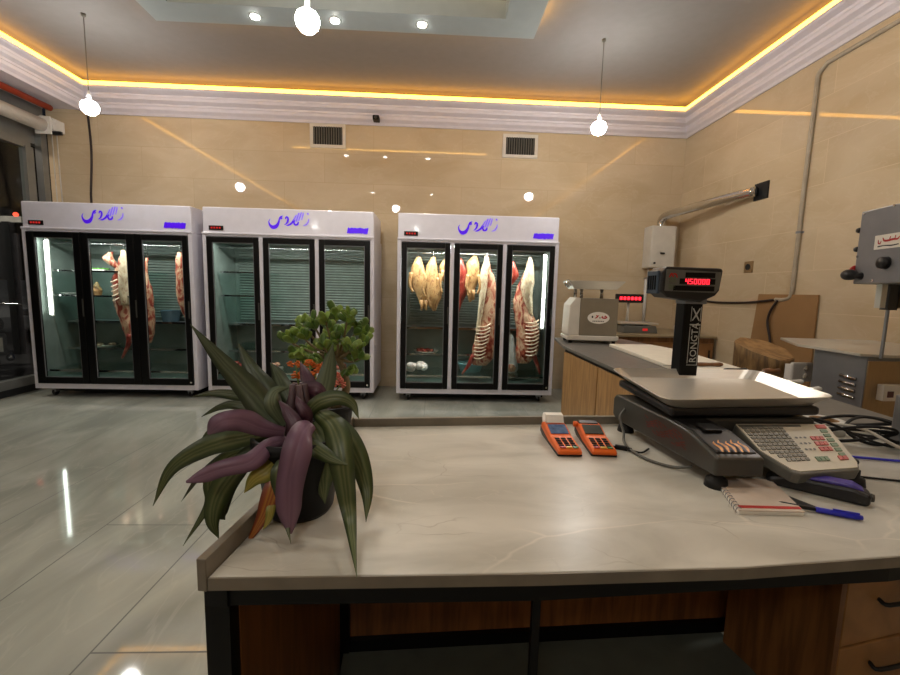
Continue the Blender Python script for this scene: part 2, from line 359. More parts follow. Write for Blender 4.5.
# ceiling with an opening for the raised tray centre
tx0, tx1, ty0, ty1 = -2.46, .855, .95, 4.03       # outer edge of dropped tray
ix0, ix1, iy0, iy1 = -2.21, .555, 1.25, 3.77      # opening
ce = MB()
ce.box(XL, ix0, YF0, YB, ZC, ZC+.06); ce.box(ix1, XR, YF0, YB, ZC, ZC+.06)
ce.box(ix0, ix1, YF0, iy0, ZC, ZC+.06); ce.box(ix0, ix1, iy1, YB, ZC, ZC+.06)
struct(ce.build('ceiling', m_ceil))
def ringbox(o, i, z0, z1):
    b = MB()
    b.box(o[0], i[0], o[2], o[3], z0, z1); b.box(i[1], o[1], o[2], o[3], z0, z1)
    b.box(i[0], i[1], o[2], i[2], z0, z1); b.box(i[0], i[1], i[3], o[3], z0, z1); return b
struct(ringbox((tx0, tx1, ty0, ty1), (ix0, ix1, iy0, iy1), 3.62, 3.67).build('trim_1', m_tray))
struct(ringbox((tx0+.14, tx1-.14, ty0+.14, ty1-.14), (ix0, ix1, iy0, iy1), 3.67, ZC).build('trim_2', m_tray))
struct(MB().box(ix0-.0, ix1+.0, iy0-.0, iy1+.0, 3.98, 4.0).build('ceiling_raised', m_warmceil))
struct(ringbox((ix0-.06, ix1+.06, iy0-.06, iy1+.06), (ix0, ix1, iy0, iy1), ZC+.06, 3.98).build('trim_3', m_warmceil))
struct(ringbox((ix0+.0, ix1-.0, iy0+.0, iy1-.0), (ix0+.03, ix1-.03, iy0+.03, iy1-.03), 3.80, 3.815).build('trim_4', m_amber2))
struct(ringbox((tx0+.02, tx1-.02, ty0+.02, ty1-.02), (tx0+.035, tx1-.035, ty0+.035, ty1-.035), 3.672, 3.69).build('trim_5', m_amber3))
# cove moulding swept round left, back and right walls
prof = [(0, 3.455), (.03, 3.45), (.05, 3.475), (.10, 3.50), (.115, 3.53), (.13, 3.535), (.135, 3.555), (.20, 3.575), (.215, 3.60), (.225, 3.605), (.23, 3.625), (.31, 3.64), (.33, 3.65), (.33, 3.668), (.30, 3.672), (.0, 3.672)]
rs = []
for k in range(4):
    ring = []
    for d, z in prof:
        ds = d*.72
        x = (XL+ds) if k < 2 else (XR-ds)
        y = YF0 if k in (0, 3) else YB-d
        ring.append(Vector((x, y, z-(.016*(x-XL)/(XR-XL)))))
    rs.append(ring)
struct(MB().rings(rs).build('trim_6', m_cove))
def strip_path(d, z0, z1):
    b = MB(); ds = d*.72
    p = [(XL+ds, YF0), (XL+ds, YB-d), (XR-ds, YB-d), (XR-ds, YF0)]
    b.add([(x, y, z-(.016*(x-XL)/(XR-XL))) for z in (z0, z1) for x, y in p], [(0, 1, 5, 4), (1, 2, 6, 5), (2, 3, 7, 6)]); return b
struct(strip_path(.305, 3.674, 3.722).build('trim_7', m_amber))

# ---- pendants
def make_pendant(x, y, zb, label):
    t = thing('pendant_lamp', label, 'lamp', (x, y, ZC), 0, 'bare bulb pendant lamps')
    MB().lathe([(.0, 0), (.02, 0), (.018, -.02), (.006, -.03), (.0, -.03)], seg=16).build('ceiling_mount', m_mgrey, t, True)
    MB().tube([(0, 0, -.025), (0, 0, zb-ZC+.15)], .004, 6).build('cord', m_mgrey, t)
    MB().lathe([(.0, .15), (.006, .145), (.014, .11), (.017, .07), (.014, .058)], (0, 0, zb-ZC), 16).build('bulb_socket', m_whiteplain, t, True)
    MB().lathe([(.004, .060), (.035, .056), (.058, .040), (.070, .016), (.072, 0), (.064, -.030), (.042, -.056), (.012, -.068)], (0, 0, zb-ZC), 20).build('bulb', m_bulb, t, True)
    return t
p1 = make_pendant(-3.225, 4.23, 2.955, 'bare bulb pendant hanging above the leftmost fridge')
dup(p1, (1.575, 4.23, ZC), 0, 'bare bulb pendant hanging to the right of the third fridge')
dup(p1, (-.80, 2.78, ZC), 0, 'large bright bare bulb hanging in front of the ceiling tray')
for x, y in ((2.5, 1.85), (-3.2, -1.6), (-.5, -1.7)):  # unseen pendants: the right one read from shadows, the others added for fill light
    dup(p1, (x, y, ZC), 0, 'bare bulb pendant above the bandsaw at the right wall' if x > 2 else ('added out-of-view pendant near the shop window, in front of the counter' if x < -3 else 'added out-of-view pendant over the staff side of the counter'))
# ---- downlights in the tray
def make_down(x, y, label):
    t = thing('recessed_downlight', label, 'lamp', (x, y, 3.62), 0, 'small spotlights in the ceiling tray')
    MB().lathe([(.0, -.004), (.05, -.004), (.05, .0), (.0, .0)], seg=18).build('trim_ring', m_whiteplain, t, True)
    MB().lathe([(.0, -.012), (.036, -.012), (.036, -.003), (.0, -.003)], seg=18).build('lens', m_down, t, True)
    return t
dl = []
for i, (px, py, lb) in enumerate(((255, 16, 'small round spotlight at the left end of the ceiling tray'), (335, 20, 'small round spotlight in the ceiling tray just right of the big bulb'), (422, 24, 'small round spotlight farthest right along the ceiling tray'))):
    p = onz(px, py, 3.62)
    if i == 0: d0 = make_down(p.x, p.y, lb)
    else: dup(d0, (p.x, p.y, 3.62), 0, lb)
for x, y in ((-1.5, 1.1), (-.1, 1.1)): dup(d0, (x, y, 3.62), 0, 'small round spotlight on the near side of the ceiling tray')

# ---- air vents
def make_vent(px0, py0, px1, py1, label):
    a = ony(px0, py0, YB); b = ony(px1, py1, YB); w = b.x-a.x; h = a.z-b.z
    t = thing('air_vent', label, 'vent', ((a.x+b.x)/2, YB, (a.z+b.z)/2), 0, 'square wall vents under the cove')
    f = MB(); e = .042
    f.box(-w/2, w/2, -.02, 0, h/2-e, h/2); f.box(-w/2, w/2, -.02, 0, -h/2, -h/2+e); f.box(-w/2, -w/2+e, -.02, 0, -h/2+e, h/2-e); f.box(w/2-e, w/2, -.02, 0, -h/2+e, h/2-e)
    f.build('vent_frame', m_offwhite, t, bevel=.004)
    MB().box(-w/2+e, w/2-e, -.004, 0, -h/2+e, h/2-e).build('duct_opening', m_black, t)
    g = MB(); n = 12
    for i in range(n):
        x = -w/2+e+(w-2*e)*(i+.5)/n
        g.box(-.006, .006, -.008, .008, -h/2+e, h/2-e, RZ(.5), (x, -.011, 0))
    g.build('grille', m_mgrey, t)
    return t
make_vent(310, 123, 346, 149, 'white framed dark square vent above the middle fridge')
make_vent(503, 134, 537, 159, 'white framed dark square vent above the right hand fridge')
p = ony(376, 118, 5.58)
t = thing('motion_sensor', 'small black sensor stuck on the back cornice', 'sensor', (p.x, YB-.17, p.z))
MB().box(-.04, .04, -.03, .08, -.028, .028).build('housing', m_black, t, bevel=.008)
MB().lathe([(.0, 0), (.018, 0), (.012, .012), (.0, .014)], (0, -.03, 0), 12, RX(PI/2)).build('lens', m_dgrey, t, True)

# ================================================================== FRIDGES
FW, FY, FD, FZ0, FZ1, FZT = 1.887, 4.955, .70, .10, 1.93, 2.223
def letters(parent, x0, z0, s):
    def T(pts): return [(x0+(x-230)*s, z0-(z-120)*s, w*s) for x, z, w in pts]
    a = MB()
    a.flat(T([(188, 88, 5), (172, 98, 13), (163, 112, 11), (156, 138, 16), (138, 165, 26), (112, 172, 26), (92, 155, 14), (86, 132, 8), (96, 112, 2)]), -.003)
    a.flat(T([(176, 92, 3), (181, 106, 9), (170, 113, 5)]), -.004)
    a.flat(T([(206, 112, 6), (212, 97, 12), (224, 102, 13), (224, 122, 14), (214, 142, 11), (198, 153, 4)]), -.003)
    a.flat(T([(267, 108, 5), (262, 124, 13), (248, 142, 14), (226, 155, 11), (210, 157, 3)]), -.003)
    a.flat(T([(276, 116, 5), (268, 134, 13), (276, 150, 14), (294, 146, 14), (300, 128, 9)]), -.003)
    a.build('lettering', m_violet, parent)
    b = MB()
    b.flat(T([(306, 64, 10), (296, 92, 13), (284, 128, 12)]), -.005)
    b.flat(T([(288, 78, 6), (276, 100, 11), (266, 122, 7)]), -.005)
    b.flat(T([(324, 60, 9), (314, 88, 12), (302, 122, 9)]), -.005)
    b.flat(T([(338, 62, 7), (332, 86, 9), (324, 116, 6)]), -.005)
    b.flat(T([(376, 104, 5), (372, 126, 11), (358, 146, 12), (334, 156, 3)]), -.005)
    b.flat(T([(364, 64, 8), (370, 69, 15), (376, 74, 8)]), -.005)
    b.build('pale_lettering', m_violet2, parent)
m_fin = {}
def make_fridge(x, label, mull, seed, lights, shelf_cols, W, lf):
    rnd = random.Random(seed)
    t = thing('display_fridge', label, 'fridge', (x, FY, 0), 0, 'three door display fridges along the back wall')
    D = FD; H0, H1 = FZ0, FZ1; e = .045
    c = MB()
    c.box(0, e, .0, D, H0, H1); c.box(W-e, W, 0, D, H0, H1); c.box(e, W-e, 0, D, H0, H0+.07); c.box(e, W-e, .03, D, H1-.06, H1); c.box(e, W-e, 0, .05, H1-.035, H1)
    c.box(e, W-e, D-.03, D, H0+.07, H1-.06)
    c.build('cabinet', m_white, t, bevel=.006)
    # header, set in a little from the cabinet
    h = MB().box(.004, W-.006, .015, D-.05, H1, FZT)
    hd = h.build('header', m_white, t, bevel=.012)
    lt = MB().box(.0, W, -.012, .02, H1-.012, H1+.012).build('header_lip', m_white, t, bevel=.006)
    letters(hd, W*lf, (H1+FZT)/2+.02, .00155)
    hd_fix = [o for o in COL.objects if o.parent == hd]
    for o in hd_fix: o.location = (0, .015, 0)
    bd = []
    n = 26
    for i in range(n+1): bd.append((W-.30+.235*i/n, H1+.105+rnd.uniform(-.006, .004)))
    for i in range(n+1): bd.append((W-.065-.235*i/n-.012, H1+.042+rnd.uniform(-.005, .005)))
    MB().prism(bd, .010, .016, 'y').build('violet_blot', m_violet, hd)  # jagged violet blot covering the phone number
    cp = MB().box(.075, .235, .004, .016, H1+.035, H1+.085).build('control_panel', m_black, hd, bevel=.003)
    g = MB()
    for i in range(4): g.box(.10+.03*i, .118+.03*i, .001, .005, H1+.05, H1+.07)
    g.build('display_digits', m_dimled, cp)
    # inner lining
    li = MB()
    li.box(e, W-e, D-.05, D-.03, H0+.07, H1-.06)
    li.box(e, e+.012, .07, D-.05, H0+.07, H1-.06); li.box(W-e-.012, W-e, .07, D-.05, H0+.07, H1-.06)
    li.box(e, W-e, .07, D-.05, H1-.075, H1-.06); li.box(e, W-e, .07, D-.05, H0+.07, H0+.085)
    li.build('inner_lining', m_inner, t)
    lv = MB(); x0, x1 = (.12, W-.12) if seed != 1 else (W*.36, W-.1)
    for i in range(26):
        z = .92+.034*i
        lv.box(x0, x1, -.016, .004, -.004, .004, RX(.7), (0, D-.062, z))
    lv.build('louver_panel', m_louver, t)
    MB().tube([(e, .25, H1-.135), (W-e, .25, H1-.135)], .011, 10).build('hanging_rail', m_chrome, t, True)
    # horizontal divider shelf and lower racks
    for z, gl in ((.86, m_steeld), (.52, m_sglass), (.30, m_sglass)):
        y_ = .10 if z < .4 else .42
        s = MB().box(e+.012, W-e-.012, y_, D-.05, z-.008, z+.004)
        s.build('shelf', gl, t)
        MB().box(e+.012, W-e-.012, y_-.012, y_, z-.014, z+.010).build('shelf_edge', m_chrome, t)
    for (cx0, cx1, z) in shelf_cols:
        MB().box(cx0, cx1, .2, D-.05, z-.005, z+.005).build('shelf', m_sglass, t)
        MB().box(cx0, cx1, .19, .2, z-.009, z+.009).build('shelf_edge', m_chrome, t)
    for z in (.18, .45, .7): pass
    # doors
    ix, iw = e+.003, W-2*e-.006; gap = .05 if mull == 'white' else .012
    dw = (iw-2*gap)/3
    for k in range(3):
        a = ix+k*(dw+gap); b = a+dw; z0, z1 = H0+.062, H1-.04
        if mull == 'black': fl, fr = (.075, .085) if k == 1 else ((.085, .075) if k == 0 else (.075, .06))
        else: fl, fr = .062, .058
        d = MB(); ft, fb = .06, .075
        d.box(a, a+fl, -.012, .03, z0, z1); d.box(b-fr, b, -.012, .03, z0, z1); d.box(a+fl, b-fr, -.012, .03, z1-ft, z1); d.box(a+fl, b-fr, -.012, .03, z0, z0+fb)
        do = d.build('door', m_black, t, bevel=.006)
        MB().box(a+fl, b-fr, .004, .012, z0+fb, z1-ft).build('glass_pane', m_glass, do)
        s = MB(); q = .008
        s.box(a+fl, a+fl+q, -.004, .002, z0+fb, z1-ft); s.box(b-fr-q, b-fr, -.004, .002, z0+fb, z1-ft); s.box(a+fl, b-fr, -.004, .002, z1-ft-q, z1-ft); s.box(a+fl, b-fr, -.004, .002, z0+fb, z0+fb+q)
        s.build('pane_spacer', m_steeld, do)
        MB().box(b-.02, b-.004, -.016, -.004, .95, 1.15).build('door_handle', m_dgrey, do, bevel=.003)
        if k == 2: MB().lathe([(0, -.003), (.012, -.003), (.012, .004), (0, .004)], (b-.025, -.012, z0+.035), 12, RX(PI/2)).build('lock', m_chrome, do)
    if mull == 'white':
        for k in range(2):
            a = ix+k*(dw+gap)+dw
            MB().box(a+.004, a+gap-.004, -.002, .05, H0+.06, H1-.035).build('mullion', m_white, t)
    else:
        for k in range(2):
            a = ix+k*(dw+gap)+dw
            MB().box(a-.004, a+gap+.004, .0, .05, H0+.06, H1-.035).build('mullion', m_black, t)
    # light tubes
    for lx, yy, z0, z1 in lights:
        MB().tube([(lx, yy, z0), (lx, yy, z1)], .014, 10).build('light_tube', m_tubeL, t, True)
        MB().box(lx-.02, lx+.02, yy+.012, yy+.024, z0-.02, z1+.02).build('tube_holder', m_whiteplain, t)
    # casters
    for cx in (.14, W-.14):
        for cy in (.1, D-.1):
            w = MB(); w.lathe([(.0, -.014), (.036, -.014), (.04, -.008), (.04, .008), (.036, .014), (.0, .014)], (cx, cy, .04), 16, RY(PI/2))
            ca = w.build('caster_wheel', m_rubber, t, True)
            MB().prism([(cx-.03, .1), (cx+.03, .1), (cx+.024, .04), (cx-.024, .04)], cy-.03, cy+.03, 'y').build('caster_fork', m_steeld, ca)
    MB().box(.08, W-.08, .12, D-.05, .045, H0).build('underframe', m_black, t)
    return t
FX = (-4.612, -2.641, -.432); FWS = (1.857, 1.94, 1.892)
make_fridge(FX[0], 'white three door fridge nearest the shop window, lamb and a bright tube at its left', 'black', 1, [(.135, .13, .96, 1.80)], [(.09, FW*.62, 1.47), (.09, FW*.62, 1.18)], FWS[0], .475)
make_fridge(FX[1], 'white three door fridge in the middle, mostly empty behind the plants', 'white', 2, [], [(.09, .62, 1.50), (.09, .62, 1.22)], FWS[1], .50)
make_fridge(FX[2], 'white three door fridge on the right, full of hanging meat and poultry', 'white', 3, [(FWS[2]-.12, .13, .92, 1.79), (.074, .10, .95, 1.8)], [], FWS[2], .49)

# ------------------------------------------------------------------ meat
mm_lamb = meatmat('lamb_meat', [(96, 26, 20), (158, 66, 48), (208, 172, 140), (140, 48, 36)], 14)
mm_dark = meatmat('dark_meat', [(84, 20, 16), (142, 44, 34), (196, 130, 104)], 10)
mm_fat = meatmat('white_fat', [(150, 108, 82), (194, 172, 142), (206, 188, 160), (158, 100, 78)], 24)
mm_hen = meatmat('poultry_skin', [(104, 58, 32), (180, 132, 82), (196, 154, 104), (128, 76, 44)], 26, .45)
mm_rib = meatmat('rib_bone', [(206, 170, 140), (236, 216, 190)], 20)
RAILZ = FZ1-.135
def hook(parent, x, y, z):
    MB().tube(catmull([(x-.012, y, RAILZ-.0), (x-.008, y, RAILZ+.014), (x+.008, y, RAILZ+.014), (x+.006, y, RAILZ-.02), (x+.004, y, z+.01), (x-.012, y, z-.015), (x-.02, y, z+.004)], 5), .0035, 6).build('hook', m_chrome, parent, True)
FYM = FY+.25
def hung(name, label, cat, px, py_top, pts, m, group=None, nz=.012, yy=FYM, extra=None):
    """pts: (px, py, half width px, depth factor)"""
    k0 = ony(px, py_top, yy); base = Vector((k0.x, yy, k0.z))
    t = thing(name, label, cat, base, 0, group)
    ks = []
    for x, y, hw, df in pts:
        q = ony(x, y, yy); r = hw*yy/F_PX
        ks.append((q.x-base.x, 0, q.z-base.z, r, r*df))
    MB().loft(ks, 18, nz, 16.).build('flesh', m, t, True)
    z = RAILZ-base.z
    x = ks[0][0]
    MB().tube(catmull([(x-.012, 0, z), (x-.008, 0, z+.014), (x+.008, 0, z+.014), (x+.006, 0, z-.02), (x+.003, 0, .01), (x-.004, 0, -.035)], 5), .005, 6).build('hook', m_chrome, t, True)
    return t, base
def bird(label, px, py, pts):
    t, base = hung('poultry_carcass', label, 'poultry', px, py, pts, mm_hen, G1)
    x0, y0, w0 = pts[2][0], pts[2][1], pts[2][2]
    for sg in (-1, 1):
        a = ony(x0+sg*w0*.75, y0-2, FYM)-base; b = ony(x0+sg*w0*.95, y0+9, FYM)-base; c = ony(x0+sg*w0*.55, y0+17, FYM)-base
        P = catmull([(a.x, -.045, a.z), (b.x, -.06, b.z), (c.x, -.055, c.z)], 5)
        MB().tube(P, [.026-.014*i/(len(P)-1) for i in range(len(P))], 10).build('wing', mm_hen, t, True)
    l = pts[-2]
    for sg in (-1, 1):
        a = ony(l[0]+sg*2.2, l[1]-6, FYM)-base; b = ony(l[0]+sg*2.4, l[1]+4, FYM)-base
        MB().tube([(a.x, -.04, a.z), (b.x, -.035, b.z)], [.024, .010], 10).build('leg', mm_hen, t, True)
G1 = 'poultry hanging in the right fridge'
bird('pale plucked bird hanging first from the left in the right fridge', 418, 257, [(418, 257, 2, 1), (418, 264, 5, .8), (418, 275, 8.5, .7), (420, 287, 8, .7), (422, 296, 5, .8), (424, 306, 3, 1), (425, 309, 1, 1)])
bird('golden plucked bird hanging second, longest of the birds in the right fridge', 433, 257, [(433, 257, 2, 1), (432, 266, 5, .8), (431, 280, 8.5, .75), (433, 295, 9, .7), (433, 304, 5.5, .8), (434, 311, 1.5, 1)])
bird('pale bird hanging half behind the first door frame of the right fridge', 446, 258, [(446, 258, 2, 1), (445, 266, 5, .8), (445, 276, 5.5, .7), (446, 283, 2, 1)])
bird('greyish pale bird hanging in the middle door of the right fridge', 474, 256, [(474, 256, 2, 1), (473, 264, 6, .8), (473, 277, 7, .75), (470, 289, 5, .8), (471, 296, 3.4, 1), (470, 302, 1.2, 1)])
hung('beef_cut', 'dark red meat strip hanging left of the pale bird in the middle door', 'meat', 459, 258, [(459, 258, 2, 1), (460, 266, 5, .7), (463, 281, 7, .6), (461, 293, 6, .6), (458, 303, 4, .8), (457, 313, 2, 1), (457, 330, 1, 1)], mm_dark)
hung('meat_cut', 'small dark red cut hanging first in the right door', 'meat', 511, 261, [(511, 261, 2, 1), (512, 268, 5, .7), (513, 276, 5.5, .7), (510, 284, 3, .8), (509, 287, 1, 1)], mm_dark)
def carcass(label, px, pyt, fat, body, leg, ribs, seed, group, yy=FYM, foreleg=None):
    t, base = hung('lamb_carcass', label, 'carcass', px, pyt, body, mm_lamb, group, .016, yy)
    ks = []
    for x, y, hw, df in fat:
        q = ony(x, y, yy-.05); r = hw*yy/F_PX; ks.append((q.x-base.x, q.y-base.y, q.z-base.z, r, r*df))
    MB().loft(ks, 14, .012, 14.).build('fatty_haunch', mm_fat, t, True)
    b = MB()
    (xa, ya, xb, yb, wa, wb, n) = ribs
    for i in range(n):
        s = i/(n-1); cx = xa+(xb-xa)*s; cy = ya+(yb-ya)*s; w = wa+(wb-wa)*math.sin(PI*(.25+.65*s))
        P = []
        for j in range(6):
            u = j/5; q = ony(cx+w*(u-.5), cy+1.5*math.sin(u*PI)-2.5*u, yy)
            P.append((q.x-base.x, -.075-.035*math.sin(u*PI), q.z-base.z))
        b.tube(catmull(P, 3), .0085, 6)
    b.build('rib_cage', mm_rib, t, True)
    if foreleg:
        P = []
        for x, y, w in foreleg:
            q = ony(x, y, yy-.03); P.append((q.x-base.x, q.y-base.y, q.z-base.z))
        MB().tube(catmull(P, 4), [foreleg[0][2]*yy/F_PX*(1-.7*i/(4*(len(P)-1))) for i in range(4*(len(P)-1)+1)], 10).build('foreleg', mm_dark, t, True)
    return t
G2 = 'lamb carcasses hanging in the fridges'
carcass('long lamb carcass with bare ribs hanging in the middle door of the right fridge', 486, 256,
        [(486, 256, 1.6, 1), (486, 264, 2.6, 1), (484, 276, 4, .9), (483, 292, 3.6, .9), (480, 315, 2.6, .9), (477, 335, 1.5, .9)],
        [(487, 257, 1.2, 1), (488, 268, 3, 1), (491, 284, 5, .8), (491, 300, 7, .7), (489, 320, 9.5, .65), (486, 340, 12, .6), (483, 356, 12, .6), (480, 365, 7, .6)], None, (483, 326, 479, 357, 10, 14, 10), 3, G2, foreleg=[(474, 355, 3), (468, 366, 2.4), (462, 374, 1.6)])
carcass('lamb carcass with white haunch and bare ribs hanging in the right door', 530, 258,
        [(530, 258, 1.6, 1), (530, 266, 3, 1), (528, 280, 6.5, .9), (527, 292, 6, .9), (529, 305, 4, .8), (531, 316, 2, .8)],
        [(529, 259, 1.2, 1), (528, 270, 3, 1), (522, 290, 6, .8), (521, 305, 8, .7), (526, 322, 11, .65), (528, 340, 12, .6), (526, 354, 11, .6), (523, 363, 6, .6)], None, (531, 322, 530, 354, 10, 14, 10), 4, G2, foreleg=[(532, 352, 3.2), (537, 364, 2.6), (540, 374, 1.8)])
carcass('lamb carcass hanging in the middle door of the leftmost fridge', 123, 250,
        [(123, 250, 1.6, 1), (124, 258, 2.6, 1), (124, 272, 4.4, .9), (124, 290, 4.2, .9), (125, 305, 3, .9)],
        [(123, 251, 1.2, 1), (122, 264, 3.5, 1), (119, 278, 5.5, .8), (121, 292, 7, .7), (123, 306, 7.5, .65), (126, 318, 6, .65), (129, 330, 5, .7), (130, 340, 3, .8)], None, (119, 282, 121, 300, 6, 6, 5), 5, G2, yy=FYM, foreleg=[(130, 334, 3), (128, 346, 2.6), (122, 358, 1.8)])
hung('lamb_shank', 'small lamb shank hanging beside the carcass in the leftmost fridge', 'meat', 110, 252, [(110, 252, 2, 1), (108, 258, 4.6, .8), (113, 264, 4.2, .8), (117, 268, 2, 1)], mm_lamb)
hung('meat_slab', 'striped red and white side hanging behind the door frame, leftmost fridge', 'meat', 147, 272, [(147, 258, 1.2, 1), (146, 276, 2, 1), (148, 290, 4, .8), (150, 310, 4, .8), (150, 330, 4, .8), (149, 343, 2, 1)], mm_lamb)
hung('meat_slab', 'marbled red and cream side hanging at the right edge, leftmost fridge', 'meat', 180, 252, [(179, 252, 2, 1), (180, 262, 4, .8), (181, 280, 4.4, .8), (182, 298, 4.6, .8), (184, 310, 2.6, 1), (186, 318, 1, 1)], mm_lamb)
# shelf goods
def on_shelf(px, py, yy, z): q = ony(px, py, yy); return Vector((q.x, yy, z))
q = on_shelf(426, 356, FY+.54, .524)
t = thing('meat_tray', 'steel tray of red minced meat on the lower shelf of the right fridge', 'tray', q)
MB().lathe([(.0, 0), (.13, 0), (.16, .03), (.165, .03), (.135, -.0), (.0, .004)], seg=24).build('tray_rim', m_steel, t, True)
b = MB()
for i in range(16): b.ball((random.uniform(-.11, .11), random.uniform(-.08, .08), .022+random.uniform(0, .02)), .032, .03, .02, 8, 6)
b.build('minced_meat', mm_dark, t, True)
q = on_shelf(417, 379, FY+.25, .305)
b = MB()
for i in range(14): b.ball((random.uniform(-.11, .11), random.uniform(-.05, .05), .045+random.uniform(0, .07)), .05, .04, .04, 10, 7)
tag(b.build('plastic_bag', meatmat('bagged_meat', [(190, 160, 150), (226, 214, 206), (236, 232, 228)], 16), None, True, loc=q), 'crumpled clear bag of pale meat at the bottom left of the right fridge', 'bag')
q = on_shelf(470, 380, FY+.44, .305)
t = thing('plastic_tub', 'round pale blue plastic tub at the bottom of the right fridge', 'tub', q)
MB().lathe([(.0, 0), (.13, 0), (.165, .10), (.185, .105), (.185, .115), (.155, .113), (.125, .012), (.0, .012)], seg=28).build('bowl', mat('blue_tub_plastic', (120, 170, 176), .35), t, True)
MB().lathe([(.0, .095), (.10, .092), (.145, .085), (.0, .08)], seg=20).build('contents', meatmat('tub_contents', [(120, 140, 140), (200, 214, 214)], 22), t, True)
q = on_shelf(509, 380, FY+.44, .305)
t = thing('plastic_bag', 'tall white plastic bag with pink meat standing in the right door', 'bag', q)
MB().loft([(0, 0, 0, .10, .07), (0, 0, .04, .115, .08), (-.0, 0, .18, .10, .07), (.0, 0, .34, .06, .045), (.01, 0, .46, .03, .02), (.005, 0, .50, .012, .01)], 18, .012, 14).build('bag_film', meatmat('bag_white', [(196, 196, 190), (226, 228, 224), (240, 240, 236)], 6, .3), t, True)
MB().loft([(0, -.02, .012, .08, .068), (0, -.02, .06, .09, .075), (0, -.02, .11, .06, .06)], 14, .01, 14).build('pink_meat', mm_lamb, t, True)
# fridge one shelf goods
q = on_shelf(99, 273, FY+.32, 1.475)
t = thing('herb_tray', 'shallow tray of green herbs on the upper shelf of the leftmost fridge', 'tray', q)
MB().box(-.12, .12, -.08, .08, 0, .02).build('tray_base', m_whiteplain, t, bevel=.005)
b = MB()
for i in range(14): b.ball((random.uniform(-.1, .1), random.uniform(-.06, .06), .028), .028, .02, .014, 7, 5)
b.build('herbs', mat('herb_green', (96, 160, 60), .6), t, True)
q = on_shelf(97, 290, FY+.3, 1.185)
tag(MB().loft([(0, 0, 0, .04, .04), (0, 0, .05, .055, .05), (.0, 0, .10, .035, .035), (.0, 0, .16, .010, .010)], 14, .006, 20).build('knotted_bag', mm_hen, None, True, loc=q), 'small knotted yellowish bag on the lower glass shelf of the leftmost fridge', 'bag')
q = on_shelf(72, 292, FY+.3, 1.185)
tag(MB().lathe([(.0, 0), (.05, 0), (.10, .022), (.102, .026), (.05, .006), (.0, .006)], seg=20).build('plate', m_whiteplain, None, True, loc=q), 'small white plate on the lower glass shelf of the leftmost fridge', 'plate')
q = on_shelf(103, 352, FY+.54, .524)
t = thing('meat_tray', 'oval tray of pale fat on the bottom rack of the leftmost fridge', 'tray', q)
MB().lathe([(.0, 0), (.15, 0), (.19, .025), (.19, .03), (.14, .008), (.0, .008)], seg=24).build('tray_rim', m_steel, t, True)
b = MB()
for i in range(9): b.ball((random.uniform(-.12, .12), random.uniform(-.07, .07), .03), .045, .04, .024, 9, 6)
b.build('pale_fat', mm_fat, t, True)
q = on_shelf(172, 338, FY+.54, .864)
t = thing('plastic_tub', 'clear blue tub on the middle rack of the leftmost fridge', 'tub', q)
MB().lathe([(.0, 0), (.09, 0), (.11, .14), (.115, .145), (.10, .14), (.08, .01), (.0, .01)], seg=22).build('bowl', mat('clear_blue_tub', (110, 140, 158), .25), t, True)
# fridge two bottom trays
for i, (px, lb) in enumerate(((240, 'red meat tray at the bottom left of the middle fridge'), (268, 'second red meat tray in the bottom of the middle fridge'), (334, 'tray of red meat at the bottom of the middle fridge behind the plants'))):
    q = on_shelf(px, 374, FY+.26, .305)
    t = thing('meat_tray', lb, 'tray', q)
    MB().box(-.15, .15, -.12, .12, 0, .03).build('tray_base', m_steel, t, bevel=.006)
    b = MB()
    for k in range(18): b.ball((random.uniform(-.12, .12), random.uniform(-.09, .09), .045+random.uniform(0, .03)), .04, .035, .026, 8, 6)
    b.build('meat_pieces', mm_dark if i != 1 else mm_lamb, t, True)
for i, (px, lb) in enumerate(((218, 'stack of clear plastic boxes on the middle rack of the middle fridge, leftmost'), (252, 'stack of clear plastic boxes right of the first stack in the middle fridge'))):
    q = on_shelf(px, 345, FY+.52, .864 if i == 0 else .524)
    tag(MB().box(-.1, .1, -.08, .08, 0, .10).build('plastic_box', m_sglass, None, bevel=.01, loc=q), lb, 'box')

# ================================================================== COUNTER
ZT = .88
PL = [(-.355, .643), (.19, .651), (.55, .664), (.875, .695), (1.35, .76), (2.0, .88), (2.0, 1.47), (.74, 1.47), (.46, 1.447), (-.262, 1.392)]
ct = thing('countertop', 'beige grey marbled service countertop with raised edge, plants and scale on it', 'countertop', (0, 0, 0))
MB().prism(PL, ZT-.022, ZT).build('stone_slab', m_top, ct, bevel=.002)
def quadbar(a, b, w, z0, z1, side=1):
    a = Vector(a+(0,)); b = Vector(b+(0,)); d = (b-a).normalized(); n = Vector((-d.y, d.x, 0))*w*side
    m = MB(); return m.prism([tuple((a).xy), tuple((b).xy), tuple((b+n).xy), tuple((a+n).xy)], z0, z1)
quadbar((-.357, .640), (-.264, 1.405), .016, ZT-.024, ZT+.032, 1).build('edge_curb', m_topedge, ct, bevel=.0015)
quadbar((-.262, 1.39), (.46, 1.446), .016, ZT-.024, ZT+.028, 1).build('edge_curb', m_topedge, ct, bevel=.0015)
quadbar((.46, 1.446), (1.15, 1.475), .016, ZT-.024, ZT+.028, 1).build('edge_curb', m_topedge, ct, bevel=.0015)
fr = MB()
for i in range(5):
    a, b = PL[i], PL[i+1]
    fr.prism([(a[0], a[1]-.003), (b[0], b[1]-.003), (b[0], b[1]+.001), (a[0], a[1]+.001)], ZT-.022, ZT-.001)
fr.build('front_edge', m_topedge, ct)
